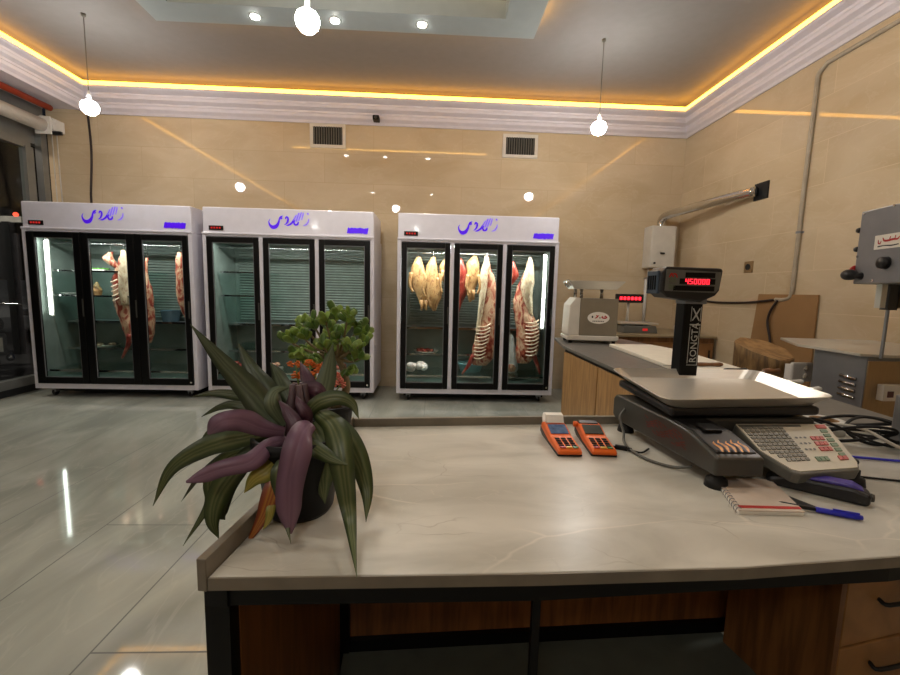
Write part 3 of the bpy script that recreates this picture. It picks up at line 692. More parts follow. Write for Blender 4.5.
# frame under the top
fm = thing('service_counter', 'black steel counter frame with brown wood back and side panels', 'counter', (0, 0, 0))
b = MB()
for a, c in (((-.371, .657), (.19, .664)), ((.19, .664), (.875, .708)), ((.875, .708), (1.85, .86))):
    b.prism([a, c, (c[0], c[1]+.04), (a[0], a[1]+.04)], ZT-.062, ZT-.0225)
b.build('front_beam', m_black, fm)
quadbar((-.371, .657), (-.275, 1.385), .04, ZT-.062, ZT-.0225, -1).build('side_beam', m_black, fm)
for x, y, w in ((-.371, .657, .04), (.183, .666, .014)): MB().box(x, x+w, y, y+w, 0, ZT-.062).build('leg', m_black, fm)
MB().box(-.30, -.268, 1.32, 1.35, 0, ZT-.062).build('leg', m_black, fm)
quadbar((-.345, .69), (-.312, 1.36), .016, .0, ZT-.062, -1).build('side_panel', m_woodd, fm)
quadbar((-.29, 1.345), (1.18, 1.42), .012, .14, ZT-.0225, 1).build('back_panel', m_woodd, fm)
quadbar((-.27, 1.325), (1.2, 1.401), .02, .10, .142, 1).build('bottom_rail', m_black, fm)
MB().prism([(-.25, .80), (1.10, .80), (1.10, 1.43), (-.29, 1.36)], .07, .10).build('lower_shelf', m_shelfd, fm)
# drawer unit
du = thing('drawer_unit', 'brown wooden drawer unit under the right side of the counter', 'drawers', (1.14, 1.05, 0), .2)
c = MB(); c.box(0, .02, -.02, .31, 0, .815); c.box(.78, .80, -.0, .31, 0, .815); c.box(.02, .78, .29, .31, 0, .815); c.box(.02, .78, 0, .29, 0, .02); c.box(.02, .78, 0, .29, .795, .815)
c.build('carcass', m_woodd, du)
m_drawer = wood('drawer_front_wood', (136, 96, 52), (172, 126, 74), .4, axis=(1.5, 9, 1.5), scale=4)
for z0, z1, zh in ((.372, .80, .50), (.04, .364, .30)):
    d = MB().box(.024, .775, -.02, -.002, z0, z1).build('drawer', m_drawer, du, bevel=.003)
    MB().tube(catmull([(.15, -.02, zh), (.15, -.045, zh), (.29, -.045, zh), (.29, -.02, zh)], 4), .006, 8).build('handle', m_darkmetal, d, True)

# ---------------------------------------------------------------- side worktop and its cabinets
sw = thing('side_worktop', 'long dark slate worktop running back along the cutting area', 'worktop', (0, 0, 0))
MB().prism([(1.15, 1.50), (1.165, 3.66), (1.28, 4.34), (2.0, 4.34), (2.10, 3.7), (1.86, 1.5)], ZT-.025, ZT).build('slab', m_slate, sw, bevel=.003)
ys = [3.66, 2.88, 2.12, 1.52]
cabl = ('light wood cabinet at the far end of the slate worktop', 'light wood cabinet in the middle under the slate worktop', 'light wood cabinet under the slate worktop beside the marble counter')
for i in range(3):
    y1, y0 = ys[i], ys[i+1]
    t = thing('base_cabinet', cabl[i], 'cabinet', (1.17, y0, 0), 0, 'base cabinets under the slate worktop')
    L = y1-y0
    MB().box(.022, .55, .004, L-.004, .08, ZT-.028).build('carcass', m_woodf, t)
    MB().box(.05, .5, .01, L-.01, 0, .08).build('plinth', m_black, t)
    MB().box(0, .02, .008, L-.008, .085, ZT-.05).build('front_panel', m_woodf, t, bevel=.002)
    MB().box(.012, .02, .0, L, ZT-.05, ZT-.028).build('gap_shadow_strip', m_black, t)  # black strip standing for the shade in the gap under the slab
# back cabinet along the back wall
bc = thing('back_cabinet', 'wooden cabinet against the back wall under the boiler', 'cabinet', (1.95, 4.76, 0))
MB().box(0, 1.36, .02, .92, .08, .86).build('carcass', m_woodd, bc)
for i in range(3):
    d = MB().box(.01+.45*i, .445+.45*i, 0, .02, .09, .80).build('door', wood('back_door_wood', (126, 86, 48), (150, 108, 64), .4, axis=(2, 9, 2), scale=4) if i == 0 else bpy.data.materials['back_door_wood'], bc, bevel=.003)
    MB().box(.39+.45*i, .40+.45*i, -.02, .0, .6, .72).build('handle', m_darkmetal, d)
MB().box(-.02, 1.37, -.02, .985, .86, .885).build('cabinet_top', mat('back_cabinet_top', (150, 134, 104), .35), bc, bevel=.003)
MB().box(.02, 1.34, .06, .9, 0, .08).build('plinth', m_black, bc)

# cutting board and knives
t = thing('cutting_board', 'large white plastic cutting board lying on the slate worktop', 'cutting board', (0, 0, 0))
MB().prism([(1.50, 2.42), (1.575, 3.66), (1.96, 3.66), (2.03, 3.3), (1.93, 2.42)], ZT, ZT+.028).build('board', m_board, t, bevel=.006)
def knife(loc, rz, L, hl, label, mh, tilt=0.):
    t = thing('butcher_knife', label, 'knife', loc, rz, 'knives on the cutting board')
    MB().prism([(0, -.016), (-L*.3, -.021), (-L*.75, -.014), (-L, .012), (-L*.6, .016), (0, .015)], 0.004, .0065).build('blade', m_chrome, t)
    MB().loft([], 8) if False else None
    b = MB(); R = RY(PI/2)
    b.lathe([(.0, 0), (.012, 0), (.014, .02), (.011, hl*.5), (.014, hl*.9), (.009, hl), (.0, hl)], (0, 0, .014), 12, R)
    b.build('handle', mh, t, True)
    return t
zb = ZT+.028
q = onz(697, 366.5, zb); knife((q.x, q.y, zb), .06, .22, .17, 'wood handled knife pointing left across the cutting board', m_woodh)
q = onz(722, 371, zb); knife((q.x-.02, q.y-.05, zb), .12, .26, .15, 'dark handled knife lying behind the wooden handled one', m_blackpl)
q = onz(762, 377.5, ZT+.02); knife((1.90, 2.16, ZT), .25, .2, .15, 'white handled knife near the tree stump', m_whiteplain)
q = onz(780, 384, ZT+.02); knife((1.84, 1.98, ZT), .3, .2, .15, 'white handled knife closest to the scale tray', m_whiteplain)
t = thing('sharpening_steel', 'brown handled sharpening steel lying beside the knives', 'tool', (1.93, 2.33, ZT+.028), .2)
MB().tube([(-.25, 0, .012), (0, 0, .012)], .006, 8).build('rod', m_steeld, t, True)
MB().lathe([(.0, 0), (.016, 0), (.018, .03), (.013, .07), (.016, .11), (.0, .115)], (0, 0, .015), 12, RY(PI/2)).build('handle', m_woodh, t, True)

# ---- vintage platform scale at the far end
vs = thing('platform_scale', 'tall grey box shop scale with oval emblem and steel pan on top', 'scale', (1.52, 4.02, ZT), -.12)
MB().prism([(-.24, .03), (.235, .03), (.235, .075), (-.20, .075), (-.24, .06)], -.17, .17, 'y').build('base', m_offwhite, vs, bevel=.006)
MB().box(-.13, .215, -.165, .16, .075, .425).build('housing', mat('scale_housing_grey', (132, 122, 104), .35, var=.05), vs, bevel=.004)
MB().prism([(-.13, .075), (-.13, .425), (-.17, .43), (-.225, .36), (-.235, .075)], -.16, .155, 'y').build('dial_side', m_offwhite, vs, bevel=.008)
for x in (-.2, .2):
    for y in (-.13, .13): MB().lathe([(.0, 0), (.018, 0), (.016, .03), (.0, .03)], (x, y, 0), 12).build('foot', m_rubber, vs, True)
for x in (-.15, -.09, .10):
    MB().lathe([(.0, .42), (.016, .42), (.014, .512), (.0, .512)], (x, 0, 0), 10).build('pan_post', m_chrome, vs, True)
def prect(x0, x1, y, z): return [Vector((x0, -y, z)), Vector((x1, -y, z)), Vector((x1, y, z)), Vector((x0, y, z))]
MB().rings([prect(-.19, .20, .14, .51), prect(-.24, .262, .17, .58), prect(-.24, .262, .17, .586), prect(-.234, .256, .165, .586), prect(-.185, .195, .135, .517)]).build('pan', m_steel, vs)
MB().lathe([(.0, -.02), (.03, -.02), (.036, 0), (.03, .02), (.0, .02)], (-.24, -.09, .56), 14, RX(PI/2)).build('counterweight', m_chrome, vs, True)
lb = MB().lathe([(.0, 0), (1, 0), (1, .004), (.0, .004)], seg=30)
lb.v = [Vector((v.x*.10, v.y*.055, v.z)) for v in lb.v]; lb.v = [RX(PI/2) @ v + Vector((.04, -.166, .245)) for v in lb.v]
lbo = lb.build('oval_emblem', m_paper, vs)
def sq(pts): return [(.04+(x-390)*.00043, .245-(z-390)*.00043, w*.00043) for x, z, w in pts]
w = MB()
w.flat(sq([(520, 340, 20), (560, 375, 26), (520, 395, 26), (470, 385, 24), (450, 360, 16)]), -.1715)
w.flat(sq([(470, 345, 14), (490, 400, 18)]), -.1716); w.flat(sq([(515, 350, 12), (528, 398, 16)]), -.1716)
w.flat(sq([(385, 335, 14), (350, 380, 26), (310, 400, 12)]), -.1715); w.flat(sq([(335, 335, 18), (360, 350, 26), (395, 340, 12)]), -.1716)
w.build('red_lettering', m_red, lbo)
w = MB(); w.flat(sq([(248, 350, 20), (262, 372, 34), (248, 395, 16)]), -.1715)
for i in range(7): w.box(.04+(265+36*i-390)*.00043, .04+(290+36*i-390)*.00043, -.1716, -.1710, .245-(472-390)*.00043, .245-(452-390)*.00043)
w.flat(sq([(415, 375, 20), (420, 400, 26)]), -.1715)
w.build('dark_lettering', m_black, lbo)

# ---- small counter scale on back cabinet
ss = thing('counter_scale', 'small grey scale with red display on a stalk by the back wall', 'scale', (2.50, 5.12, .885))
MB().prism([(-.22, .0), (.22, .0), (.20, .09), (-.20, .09)], -.17, .17, 'y').build('body', m_mgrey, ss, bevel=.01)
MB().box(-.23, .23, -.16, .16, .105, .125).build('pan', m_steel, ss, bevel=.004)
MB().box(-.08, .08, -.08, .08, .09, .105).build('pan_support', m_blackpl, ss)
MB().box(.03, .09, -.176, -.165, .03, .06).build('front_display', m_dimled, ss)
MB().tube([(.0, .19, .02), (.0, .19, .38)], .018, 10).build('display_pole', m_steel, ss, True)
MB().box(-.03, .03, .14, .17, .0, .05).build('pole_bracket', m_blackpl, ss)
hd = MB().box(-.17, .17, .13, .21, .36, .47).build('display_head', m_blackpl, ss, bevel=.01)
w = MB()
for i in range(6):
    x = -.14+.048*i
    w.box(x, x+.03, .124, .131, .395, .435)
w.build('display_digits', m_led, hd)

# ---- boiler and flue
bo = thing('wall_boiler', 'white wall hung gas boiler in the back corner', 'boiler', (3.005, YB, 1.71))
MB().box(-.15, .185, -.22, 0, 0, .55).build('casing', m_offwhite, bo, bevel=.015)
MB().box(-.03, .03, -.244, -.24, .18, .2).build('badge', m_darkmetal, bo)
MB().lathe([(.0, 0), (.014, 0), (.014, .012), (.0, .012)], (-.1, -.24, .06), 12, RX(PI/2)).build('knob', m_blackpl, bo)
for x in (-.1, .0, .1): MB().tube([(x, -.1, -.0), (x, -.1, -.12), (x, -.0, -.14)], .011, 8).build('water_pipe', m_steel, bo, True)
fl = thing('flue_pipe', 'shiny corrugated flue pipe from the boiler to the side wall', 'pipe', (0, 0, 0))
P = catmull([(3.02, 5.62, 2.26), (3.02, 5.62, 2.33), (3.03, 5.54, 2.385), (3.08, 5.25, 2.405), (3.2, 4.75, 2.425), (3.29, 4.33, 2.435)], 12)
MB().tube(P, [.05+(.003 if i % 2 else 0) for i in range(len(P))], 16).build('pipe', m_chrome, fl, True)
MB().box(3.325, XR, 4.22, 4.40, 2.35, 2.52).build('wall_plate', m_darkmetal, fl)
tag(MB().tube([onx(669, 300, 3.3)*1, ], .01) if False else MB().tube([(2.92, 5.725, 1.58), (2.93, 5.725, .885)], .02, 10).build('gas_pipe', m_whiteplain, None, True), 'white vertical pipe on the back wall under the boiler', 'pipe')
b = thing('spray_bottle', 'small orange topped bottle on the back cabinet', 'bottle', (2.98, 5.0, .885))
MB().lathe([(.0, 0), (.03, 0), (.03, .1), (.012, .13), (.012, .15), (.0, .15)], seg=14).build('body', m_whiteplain, b, True)
MB().box(-.016, .04, -.012, .012, .15, .19).build('nozzle', m_pipeo, b, bevel=.004)

# ---- conduit on the right wall
cx = XR-.018
P = [(cx, y, z) for y, z in ((-1.2, 3.38), (2.2, 3.365), (3.70, 3.36))]
P2 = catmull([(cx, 3.72, 3.345), (cx, 3.775, 3.3), (cx, 3.78, 3.2)], 6)
tag(MB().tube(P+P2+[(cx, 3.79, 2.4), (cx, 3.79, 1.44)]+list(catmull([(cx, 3.79, 1.42), (cx, 3.81, 1.355), (cx, 3.88, 1.335), (cx, 3.97, 1.335)], 5)), .017, 10).build('conduit_pipe', mat('conduit_paint', (170, 158, 138), .45), None, True), 'thin beige conduit pipe running down the right wall', 'pipe')
t = thing('pipe_clip', 'small clip holding the conduit halfway down the right wall', 'clip', (XR, 3.79, 1.95))
MB().lathe([(.0, -.01), (.024, -.01), (.024, .01), (.0, .01)], (-.018, 0, 0), 12).build('clip_ring', m_steeld, t); MB().box(-.006, 0, -.035, .035, -.008, .008).build('clip_base', m_steeld, t)
tag(MB().tube(catmull([(cx, 3.95, 1.335), (cx-.02, 4.1, 1.315), (cx, 4.4, 1.29), (cx, 4.9, 1.285), (cx-.01, 5.4, 1.33), (cx-.02, 5.7, 1.36)], 8), .012, 8).build('wall_cable', m_brown, None, True), 'dark cable running left along the right wall from the conduit', 'cable')
tag(MB().tube(catmull([(cx-.01, 3.93, 1.33), (cx-.03, 3.98, 1.22), (cx-.03, 4.0, 1.1), (cx-.03, 3.94, .9), (cx-.02, 3.92, .5)], 8), .011, 8).build('hanging_cable', m_brown, None, True), 'dark cable hanging down in front of the cardboard sheet', 'cable')
tag(MB().prism([(4.185, 1.385), (3.515, 1.385), (3.50, .0), (4.32, .0)], XR-.022, XR-.008, 'x').build('cardboard_sheet', m_card), 'brown cardboard sheet leaning against the right wall behind the stump', 'cardboard')
q = onx(749, 267, XR)
t = thing('wall_socket', 'small grey square socket plate on the right wall', 'socket', q)
MB().box(-.012, 0, -.06, .06, -.06, .06).build('plate', m_tan, t, bevel=.004)
MB().lathe([(.0, 0), (.032, 0), (.032, .006), (.0, .006)], (-.012, 0, 0), 16, RY(-PI/2)).build('outlet', m_darkmetal, t)

# ---- stump
st = thing('tree_stump', 'tree stump chopping block with bark standing by the right wall', 'stump', (2.76, 3.35, 0), 0)
pr = []; seg = 40; rs = []
for z in (0, .1, .3, .5, .7, .85, .925):
    ring = []
    for k in range(seg):
        a = 2*PI*k/seg; r = .198+.012*math.sin(3*a)+.008*math.sin(7*a+1)+.012*noise.noise(Vector((math.cos(a)*4, math.sin(a)*4, z*3))) + (.03*(1-z)**3)
        ring.append(Vector((r*math.cos(a), r*math.sin(a), z)))
    rs.append([Vector((v.x, v.y, v.z*(1+.34*v.y-.10*v.x))) for v in ring])
MB().rings(rs).build('bark_log', m_bark, st, True)
tp = MB(); tr = [[v*1 for v in rs[-1]], [Vector((v.x*.97, v.y*.97, v.z+.012)) for v in rs[-1]], [Vector((v.x*.5, v.y*.5, .925+(v.z-.925)*.5+.004)) for v in rs[-1]]]
tp.rings(tr).build('cut_top', m_stumptop, st)

# ---- bandsaw
bs = thing('meat_bandsaw', 'grey steel meat bandsaw with control box above its cutting table', 'bandsaw', (0, 0, 0))
MB().prism([(2.395, 2.19), (3.05, 2.24), (3.05, 2.62), (2.41, 2.53)], 0, 1.04).build('body', m_steeld, bs, bevel=.004)
MB().prism([(2.398, 2.184), (3.05, 2.234), (3.05, 2.2395), (2.398, 2.1895)], .3, 1.015).build('front_reflection_sheet', m_tan, bs)  # tan sheet carries the warm reflection painted onto the steel front
MB().prism([(2.49, 2.15), (3.2, 2.22), (3.25, 2.95), (2.60, 3.02), (2.37, 2.62), (2.36, 2.2)], 1.04, 1.056).build('cutting_table', m_steel, bs, bevel=.002)
for i in range(4):
    z = .905-.036*i
    v = MB(); v.tube([(2.389, 2.235, z), (2.395, 2.33, z+.004)], [.011, .011], 10); v.v = [Vector((2.392+(p.x-2.392)*.8, p.y, p.z)) for p in v.v]
    v.build('louver', m_chrome, bs, True)
sb = MB().prism([(2.47, 2.15), (2.62, 2.158), (2.62, 2.196), (2.47, 2.19)], .80, .89).build('switch_box', m_offwhite, bs, bevel=.004)
MB().prism([(2.492, 2.147), (2.528, 2.15), (2.528, 2.156), (2.492, 2.152)], .822, .856).build('switch', mat('switch_maroon', (84, 40, 40), .4), sb)
HB = RZ(.0)
hx = MB().prism([(2.20, 1.90), (2.262, 2.20), (2.75, 2.20), (2.75, 1.86)], 1.435, 1.815).build('wheel_housing', m_steeld, bs, bevel=.006)
# face frame of the housing's left side
A = Vector((2.262, 2.20, 0)); B = Vector((2.20, 1.90, 0)); du_ = (B-A).normalized(); nn = Vector((-abs(du_.y), abs(du_.x)*1, 0)).normalized()
nn = Vector((du_.y, -du_.x, 0)); nn = nn if nn.x < 0 else -nn
def face(u, v, d=0.): return A + du_*u + nn*d + Vector((0, 0, v))
def facequad(u0, u1, v0, v1, d0, d1):
    vs = [face(u, v, d) for d in (d0, d1) for v in (v0, v1) for u in (u0, u1)]
    return MB().add(vs, [(0, 2, 3, 1), (4, 5, 7, 6), (0, 1, 5, 4), (2, 6, 7, 3), (0, 4, 6, 2), (1, 3, 7, 5)])
pl = facequad(.115, .28, 1.605, 1.675, .0, .004).build('name_plate', m_paper, hx)
w = MB()
def fstroke(pts, mb, d):
    pp = catmull(pts, 5); L = []; Rr = []
    for i, (u, v, ww) in enumerate([tuple(p) for p in pp]):
        a = pp[max(i-1, 0)]; c = pp[min(i+1, len(pp)-1)]; dx, dz = c[0]-a[0], c[1]-a[1]; l = math.hypot(dx, dz) or 1
        L.append(face(u-dz/l*ww/2, v+dx/l*ww/2, d)); Rr.append(face(u+dz/l*ww/2, v-dx/l*ww/2, d))
    m = len(pp); mb.add(L+Rr, [(i, i+1, m+i+1, m+i) for i in range(m-1)])
fstroke([(.14, 1.652, .004), (.142, 1.636, .007), (.152, 1.632, .006), (.158, 1.645, .004)], w, .006)
fstroke([(.165, 1.66, .004), (.175, 1.645, .009), (.20, 1.643, .010), (.225, 1.646, .010), (.25, 1.645, .008), (.262, 1.658, .004)], w, .006)
fstroke([(.205, 1.645, .006), (.21, 1.662, .005)], w, .0062); fstroke([(.235, 1.645, .006), (.238, 1.664, .005)], w, .0062)
w.build('red_lettering', m_red, pl)
w = MB(); fstroke([(.14, 1.618, .006), (.18, 1.62, .005), (.22, 1.617, .006), (.26, 1.62, .005)], w, .006); w.build('small_lettering', m_darkmetal, pl)
def knob(u, v, L, r, m, tilt=0.):
    p0 = face(u, v, 0); ax = nn + Vector((0, .35, 0)); ax.normalize()
    b = MB(); b.tube([p0, p0+ax*L*.5, p0+ax*L*.55, p0+ax*L*.7, p0+ax*L], [r*.35, r*.35, r*.8, r, r*.8], 14)
    return b.build('knob', m, bs, True)
p0 = face(.05, 1.475, 0); q0 = p0 + Vector((-.005, .045, .008)) + nn*.012
MB().tube([p0, p0+nn*.015, p0*.45+q0*.55+nn*.006, q0], [.02, .012, .012, .014], 12).build('knob_shaft', m_blackpl, bs, True)
MB().ball(q0, .032, .04, .03).build('knob', m_blackpl, bs, True)
for u, v, r, m in ((.0, 1.505, .030, m_red), (.0, 1.62, .015, m_blackpl), (.0, 1.72, .015, m_blackpl)):
    p0 = face(.0, v, -.012); MB().tube([p0, p0+Vector((-.002, .012, 0)), p0+Vector((-.004, .022, 0))], [r, r, r*.8], 12).build('knob', m, bs, True)
p0 = face(.195, 1.535); MB().tube([p0, p0+nn*.025], [.032, .028], 16).build('round_dial', m_blackpl, bs, True)
for u, v in ((.012, 1.58), (.13, 1.45), (.02, 1.80), (.2, 1.81)):
    p0 = face(u, v); MB().tube([p0, p0+nn*.004], .006, 8).build('screw', m_chrome, bs)
MB().box(2.40, 2.455, 2.13, 2.17, 1.30, 1.436).build('blade_guide', m_blackpl, bs); MB().box(2.345, 2.375, 2.12, 2.15, 1.31, 1.436).build('guide_rod', m_steel, bs)
MB().box(2.46, 2.475, 2.12, 2.15, 1.31, 1.436).build('guide_plate', m_tan, bs)
MB().box(2.422, 2.432, 2.145, 2.158, 1.037, 1.31).build('blade', m_steeld, bs)
MB().box(2.95, 3.05, 2.3, 2.42, 1.037, 1.6).build('column', m_steeld, bs); MB().box(2.70, 3.05, 2.0, 2.42, 1.46, 1.78).build('column_arm', m_steeld, bs)
t = thing('junction_box', 'white switch box with two round buttons left of the bandsaw', 'switch box', (2.50, 2.72, 0))
MB().tube([(0, .03, 0), (0, .03, .80)], .02, 10).build('post', m_steeld, t); MB().box(-.075, .075, -.03, .0, .79, .92).build('housing', m_whiteplain, t, bevel=.012)
MB().box(-.06, .06, 0, .05, .80, .9).build('rear_housing', m_whiteplain, t)
for z in (.83, .88): MB().lathe([(.0, 0), (.018, 0), (.015, .006), (.0, .006)], (.02, -.03, z), 14, RX(PI/2)).build('button', m_offwhite, t, True)

# ================================================================== THINGS ON THE COUNTER
# ---- card terminals
def make_terminal(label, paper):
    t = thing('card_terminal', label, 'card terminal', (0, 0, 0), 0, 'orange card terminals on the counter')
    side = [(0, .006), (0, .018), (.015, .024), (.11, .033), (.175, .050), (.20, .05), (.222, .042), (.225, .012), (.2, .004)]
    b = MB().prism(side, -.037, .037, 'x'); b.build('body', m_orange, t, bevel=.007, seg=3)
    MB().prism([(.004, 0.0), (.004, .007), (.12, .012), (.226, .028), (.228, .008), (.2, 0)], -.0385, .0385, 'x').build('base_shell', m_blackpl, t, bevel=.004)
    ang = math.atan2(.017, .065); R = RX(math.atan2(.009, .095))
    o = MB().box(-.029, .029, -.027, .027, -.001, .0025, RX(math.atan2(.017, .065)), (0, .142, .0425))
    o.build('screen', m_scr if paper else m_scr2, t)
    kb = MB(); cols = []
    for r in range(4):
        for c in range(3):
            y = .030+.0165*r; z = .024+(y-.015)*(.009/.095)+.0005
            kb.box(-.0075, .0075, -.0055, .0055, 0, .0025, R, (-.0195+.0195*c, y, z))
    kb.build('key_grid', m_keydark, t, bevel=.001, seg=1)
    for i, (x, m) in enumerate(((-.0195, m_red), (0, m_yel), (.0195, m_grn))):
        y = .0185; z = .0255
        MB().box(-.008, .008, -.0045, .0045, 0, .003, R, (x, y-.002, z-.0005)).build('key', m, t)
    if paper:
        MB().lathe([(.0, -.030), (.024, -.030), (.024, .030), (.0, .030)], (0, .212, .056), 22, RY(PI/2)).build('paper_roll', m_paper, t, True)
        MB().add([(-.029, .176, .054), (.029, .176, .054), (.029, .190, .078), (-.029, .190, .078), (.029, .212, .0812), (-.029, .212, .0812)], [(0, 1, 2, 3), (3, 2, 4, 5)]).build('receipt', m_paper, t)
    else:
        MB().prism([(.18, .045), (.18, .053), (.21, .055), (.226, .048), (.226, .03)], -.034, .030, 'x').build('printer_lid', m_blackpl, t, bevel=.004)
        MB().lathe([(.0, 0), (.010, 0), (.010, .012), (.0, .012)], (-.036, .2, .042), 14, RY(-PI/2)).build('hinge', m_orange, t, True)
    return t
m_keydark = mat('dark_keys', (40, 32, 28), .7, spec=.2)
m_scr = mat('lit_screen', (52, 66, 84), .15, var=.6, scale=60, emit=(70, 90, 120), es=.35)
m_scr2 = mat('grey_screen', (58, 62, 56), .2, var=.1)
m_yel = mat('yellow_key', (214, 170, 30), .4); m_grn = mat('green_key', (60, 120, 60), .4)
a = make_terminal('orange card terminal on the left, with a curl of white receipt paper', True)
a.location = (.402, 1.145, ZT); a.rotation_euler = (0, 0, -.005); a.scale = (.96, .92, .92)
a = make_terminal('orange card terminal on the right, dark screen and no receipt', False)
a.location = (.502, 1.145, ZT); a.rotation_euler = (0, 0, -.09); a.scale = (.98, .92, .92)

# ---- label printing scale
LS = thing('label_printing_scale', 'dark grey label printing scale with steel tray and white keypad', 'scale', (0, 0, 0))
side = [(.945, .915), (.945, .962), (.985, .975), (1.05, .995), (1.13, 1.0), (1.42, 1.0), (1.435, .985), (1.435, .925), (1.41, .912)]
def sheared(poly, x0, x1, kx=-.09):
    m = MB(); m.prism(poly, 0, 1, 'x'); out = []
    for v in m.v: out.append(Vector(((x0 if v.x < .5 else x1)+kx*(v.y-.945), v.y, v.z)))
    m.v = out; return m
sheared(side, .690, .812).build('printer_block', m_dgrey, LS, bevel=.007, seg=3)
sheared([(1.02, .912), (1.02, .93), (1.15, .95), (1.15, 1.0), (1.42, 1.0), (1.42, .92)], .811, 1.145).build('body', m_dgrey, LS, bevel=.01)
sheared([(.960, .962), (.962, .971), (.985, .9785), (1.05, .9985), (1.12, 1.003), (1.12, .99), (1.0, .96)], .700, .802).build('printer_window', m_blackpl, LS, bevel=.002)
sheared([(1.035, .99), (1.035, 1.003), (1.072, 1.010), (1.072, .995)], .725, .772).build('label_slot', m_black, LS, bevel=.003)
fl_ = MB()
for x, h in ((.712, .6), (.728, 1), (.745, .7), (.762, 1.1), (.778, .8)):
    pts = [(x, .956, .004), (x+.004, .965+.008*h, .009), (x-.003, .975+.012*h, .006), (x+.004, .985+.014*h, .002)]
    pp = [tuple(p) for p in catmull(pts, 5)]; L = []; Rr = []
    for (xx, yy, ww) in pp:
        z = .9680+(yy-.945)*.43 if yy < .985 else .983+(yy-.985)*.31
        L.append((xx-ww/2-.09*(yy-.945), yy, z+.0016)); Rr.append((xx+ww/2-.09*(yy-.945), yy, z+.0016))
    m = len(pp); fl_.add(L+Rr, [(i, i+1, m+i+1, m+i) for i in range(m-1)])
fl_.build('flame_sticker', mat('flame_print', (226, 140, 40), .4, var=.5, scale=70), LS)
# red print on the left flank
fk = MB()
def flank(y, z): return Vector((.690-.09*(y-.945)-.0012, y, z))
for k in range(6):
    z = .94+.007*k; pts = []
    for i in range(9):
        y = 1.05+.022*i+.004*k; pts.append((y, z+.004*math.sin(i*1.9+k)))
    for i in range(8):
        if (i+k) % 4 == 3: continue
        (y0, z0), (y1, z1) = pts[i], pts[i+1]
        fk.add([flank(y0, z0), flank(y1-.004, z1), flank(y1-.004, z1+.0042), flank(y0, z0+.0042)], [(0, 1, 2, 3)])
fk.build('flank_print', mat('faded_red_print', (104, 44, 40), .5, var=.3, scale=40), LS)
# keypad, tilted and jutting forward
def kp(u, v, d=0.):
    # u 0..1 left-right, v 0..1 bottom-top on the keypad plane
    a = Vector((.835, .928, .930)); b = Vector((1.065, .962, .930)); c = Vector((.865, 1.125, .985)); e = Vector((1.14, 1.135, .985))
    n = (b-a).cross(c-a).normalized()
    return (a*(1-u)+b*u)*(1-v)+(c*(1-u)+e*u)*v + n*d
out_ = [(.0, .42), (.0, 1.0), (.985, 1.0), (1.0, .93), (1.03, .1), (.99, .0), (.24, -.0), (.17, .04)]
def kplate(poly, d0, d1):
    m = MB(); n = len(poly)
    return m.add([kp(u, v, d0) for u, v in poly]+[kp(u, v, d1) for u, v in poly], [tuple(range(n))[::-1], tuple(range(n, 2*n))]+[(i, (i+1) % n, n+(i+1) % n, n+i) for i in range(n)])
kpo = kplate([(u+(u-.5)*.03, v+(v-.5)*.05-.02) for u, v in out_], -.026, .004).build('keypad_shell', m_mgrey, LS, bevel=.005)
kplate(out_, .004, .0062).build('keypad_face', mat('keypad_membrane', (206, 198, 178), .5, var=.03), kpo)
kplate([(.01, .93), (.01, .985), (.70, .985), (.70, .93)], .0063, .0066).build('keypad_strip', m_mgrey, kpo)
kb = MB(); lt_ = MB()
def keyrect(mb, u0, u1, v0, v1, d=.0085): 
    vs = [kp(u, v, dd) for dd in (.006, d) for v in (v0, v1) for u in (u0, u1)]
    mb.add(vs, [(0, 2, 3, 1), (4, 5, 7, 6), (0, 1, 5, 4), (2, 6, 7, 3), (0, 4, 6, 2), (1, 3, 7, 5)])
for r in range(10):
    for c in range(8):
        v = .925-.077*r; u = .025+.058*c
        if v-.05 < .42 and u < .02+(.42-v+.05)*.55: continue
        keyrect(kb, u, u+.043, v-.05, v)
kb.build('key_grid', mat('grey_keys', (128, 126, 116), .5, var=.25, scale=180), kpo)
kk = MB()
m_kred = mat('red_key_print', (196, 92, 84), .5, var=.2, scale=150); m_kgreen = mat('green_key_print', (112, 136, 104), .5, var=.2, scale=150)
def key(u0, u1, v0, v1, m):
    q = MB(); keyrect(q, u0, u1, v0, v1); q.build('key', m, kpo)
for r in range(3):
    for c in range(3): key(.70+.052*c, .742+.052*c, .60-.12*r, .68-.12*r, m_kred)
key(.86, .97, .88, .97, m_kred)
for c in range(2): key(.84+.06*c, .89+.06*c, .16, .24, m_kred)
for r in range(6): key(.875, .95, .78-.11*r, .85-.11*r, m_kgreen)
for c in range(3): key(.56+.055*c, .603+.055*c, .16, .24, m_kgreen)
def disc(u, v, r):
    kk.add([kp(u+r*math.cos(2*PI*i/10), v+r*1.25*math.sin(2*PI*i/10), .0072) for i in range(10)], [tuple(range(10))])
def tri(u, v, r, a):
    kk.add([kp(u+r*math.cos(a+2*PI*i/3), v+r*1.25*math.sin(a+2*PI*i/3), .0072) for i in range(3)], [(0, 1, 2)])
tri(.585, .66, .024, PI/2); tri(.585, .40, .024, -PI/2); tri(.535, .53, .024, PI); tri(.635, .53, .024, 0); disc(.585, .53, .02)
for u, v in ((.535, .66), (.635, .66), (.535, .40), (.635, .40)): disc(u, v, .018)
kk.build('arrow_marks', m_dgrey, kpo)
# feet
for x, y in ((.712, .97), (1.08, .985), (.672, 1.38), (1.07, 1.39)):
    MB().lathe([(.0, 0), (.027, 0), (.024, .02), (.014, .022), (.014, .04), (.0, .04)], (x, y, ZT), 16).build('foot', m_rubber, LS, True)
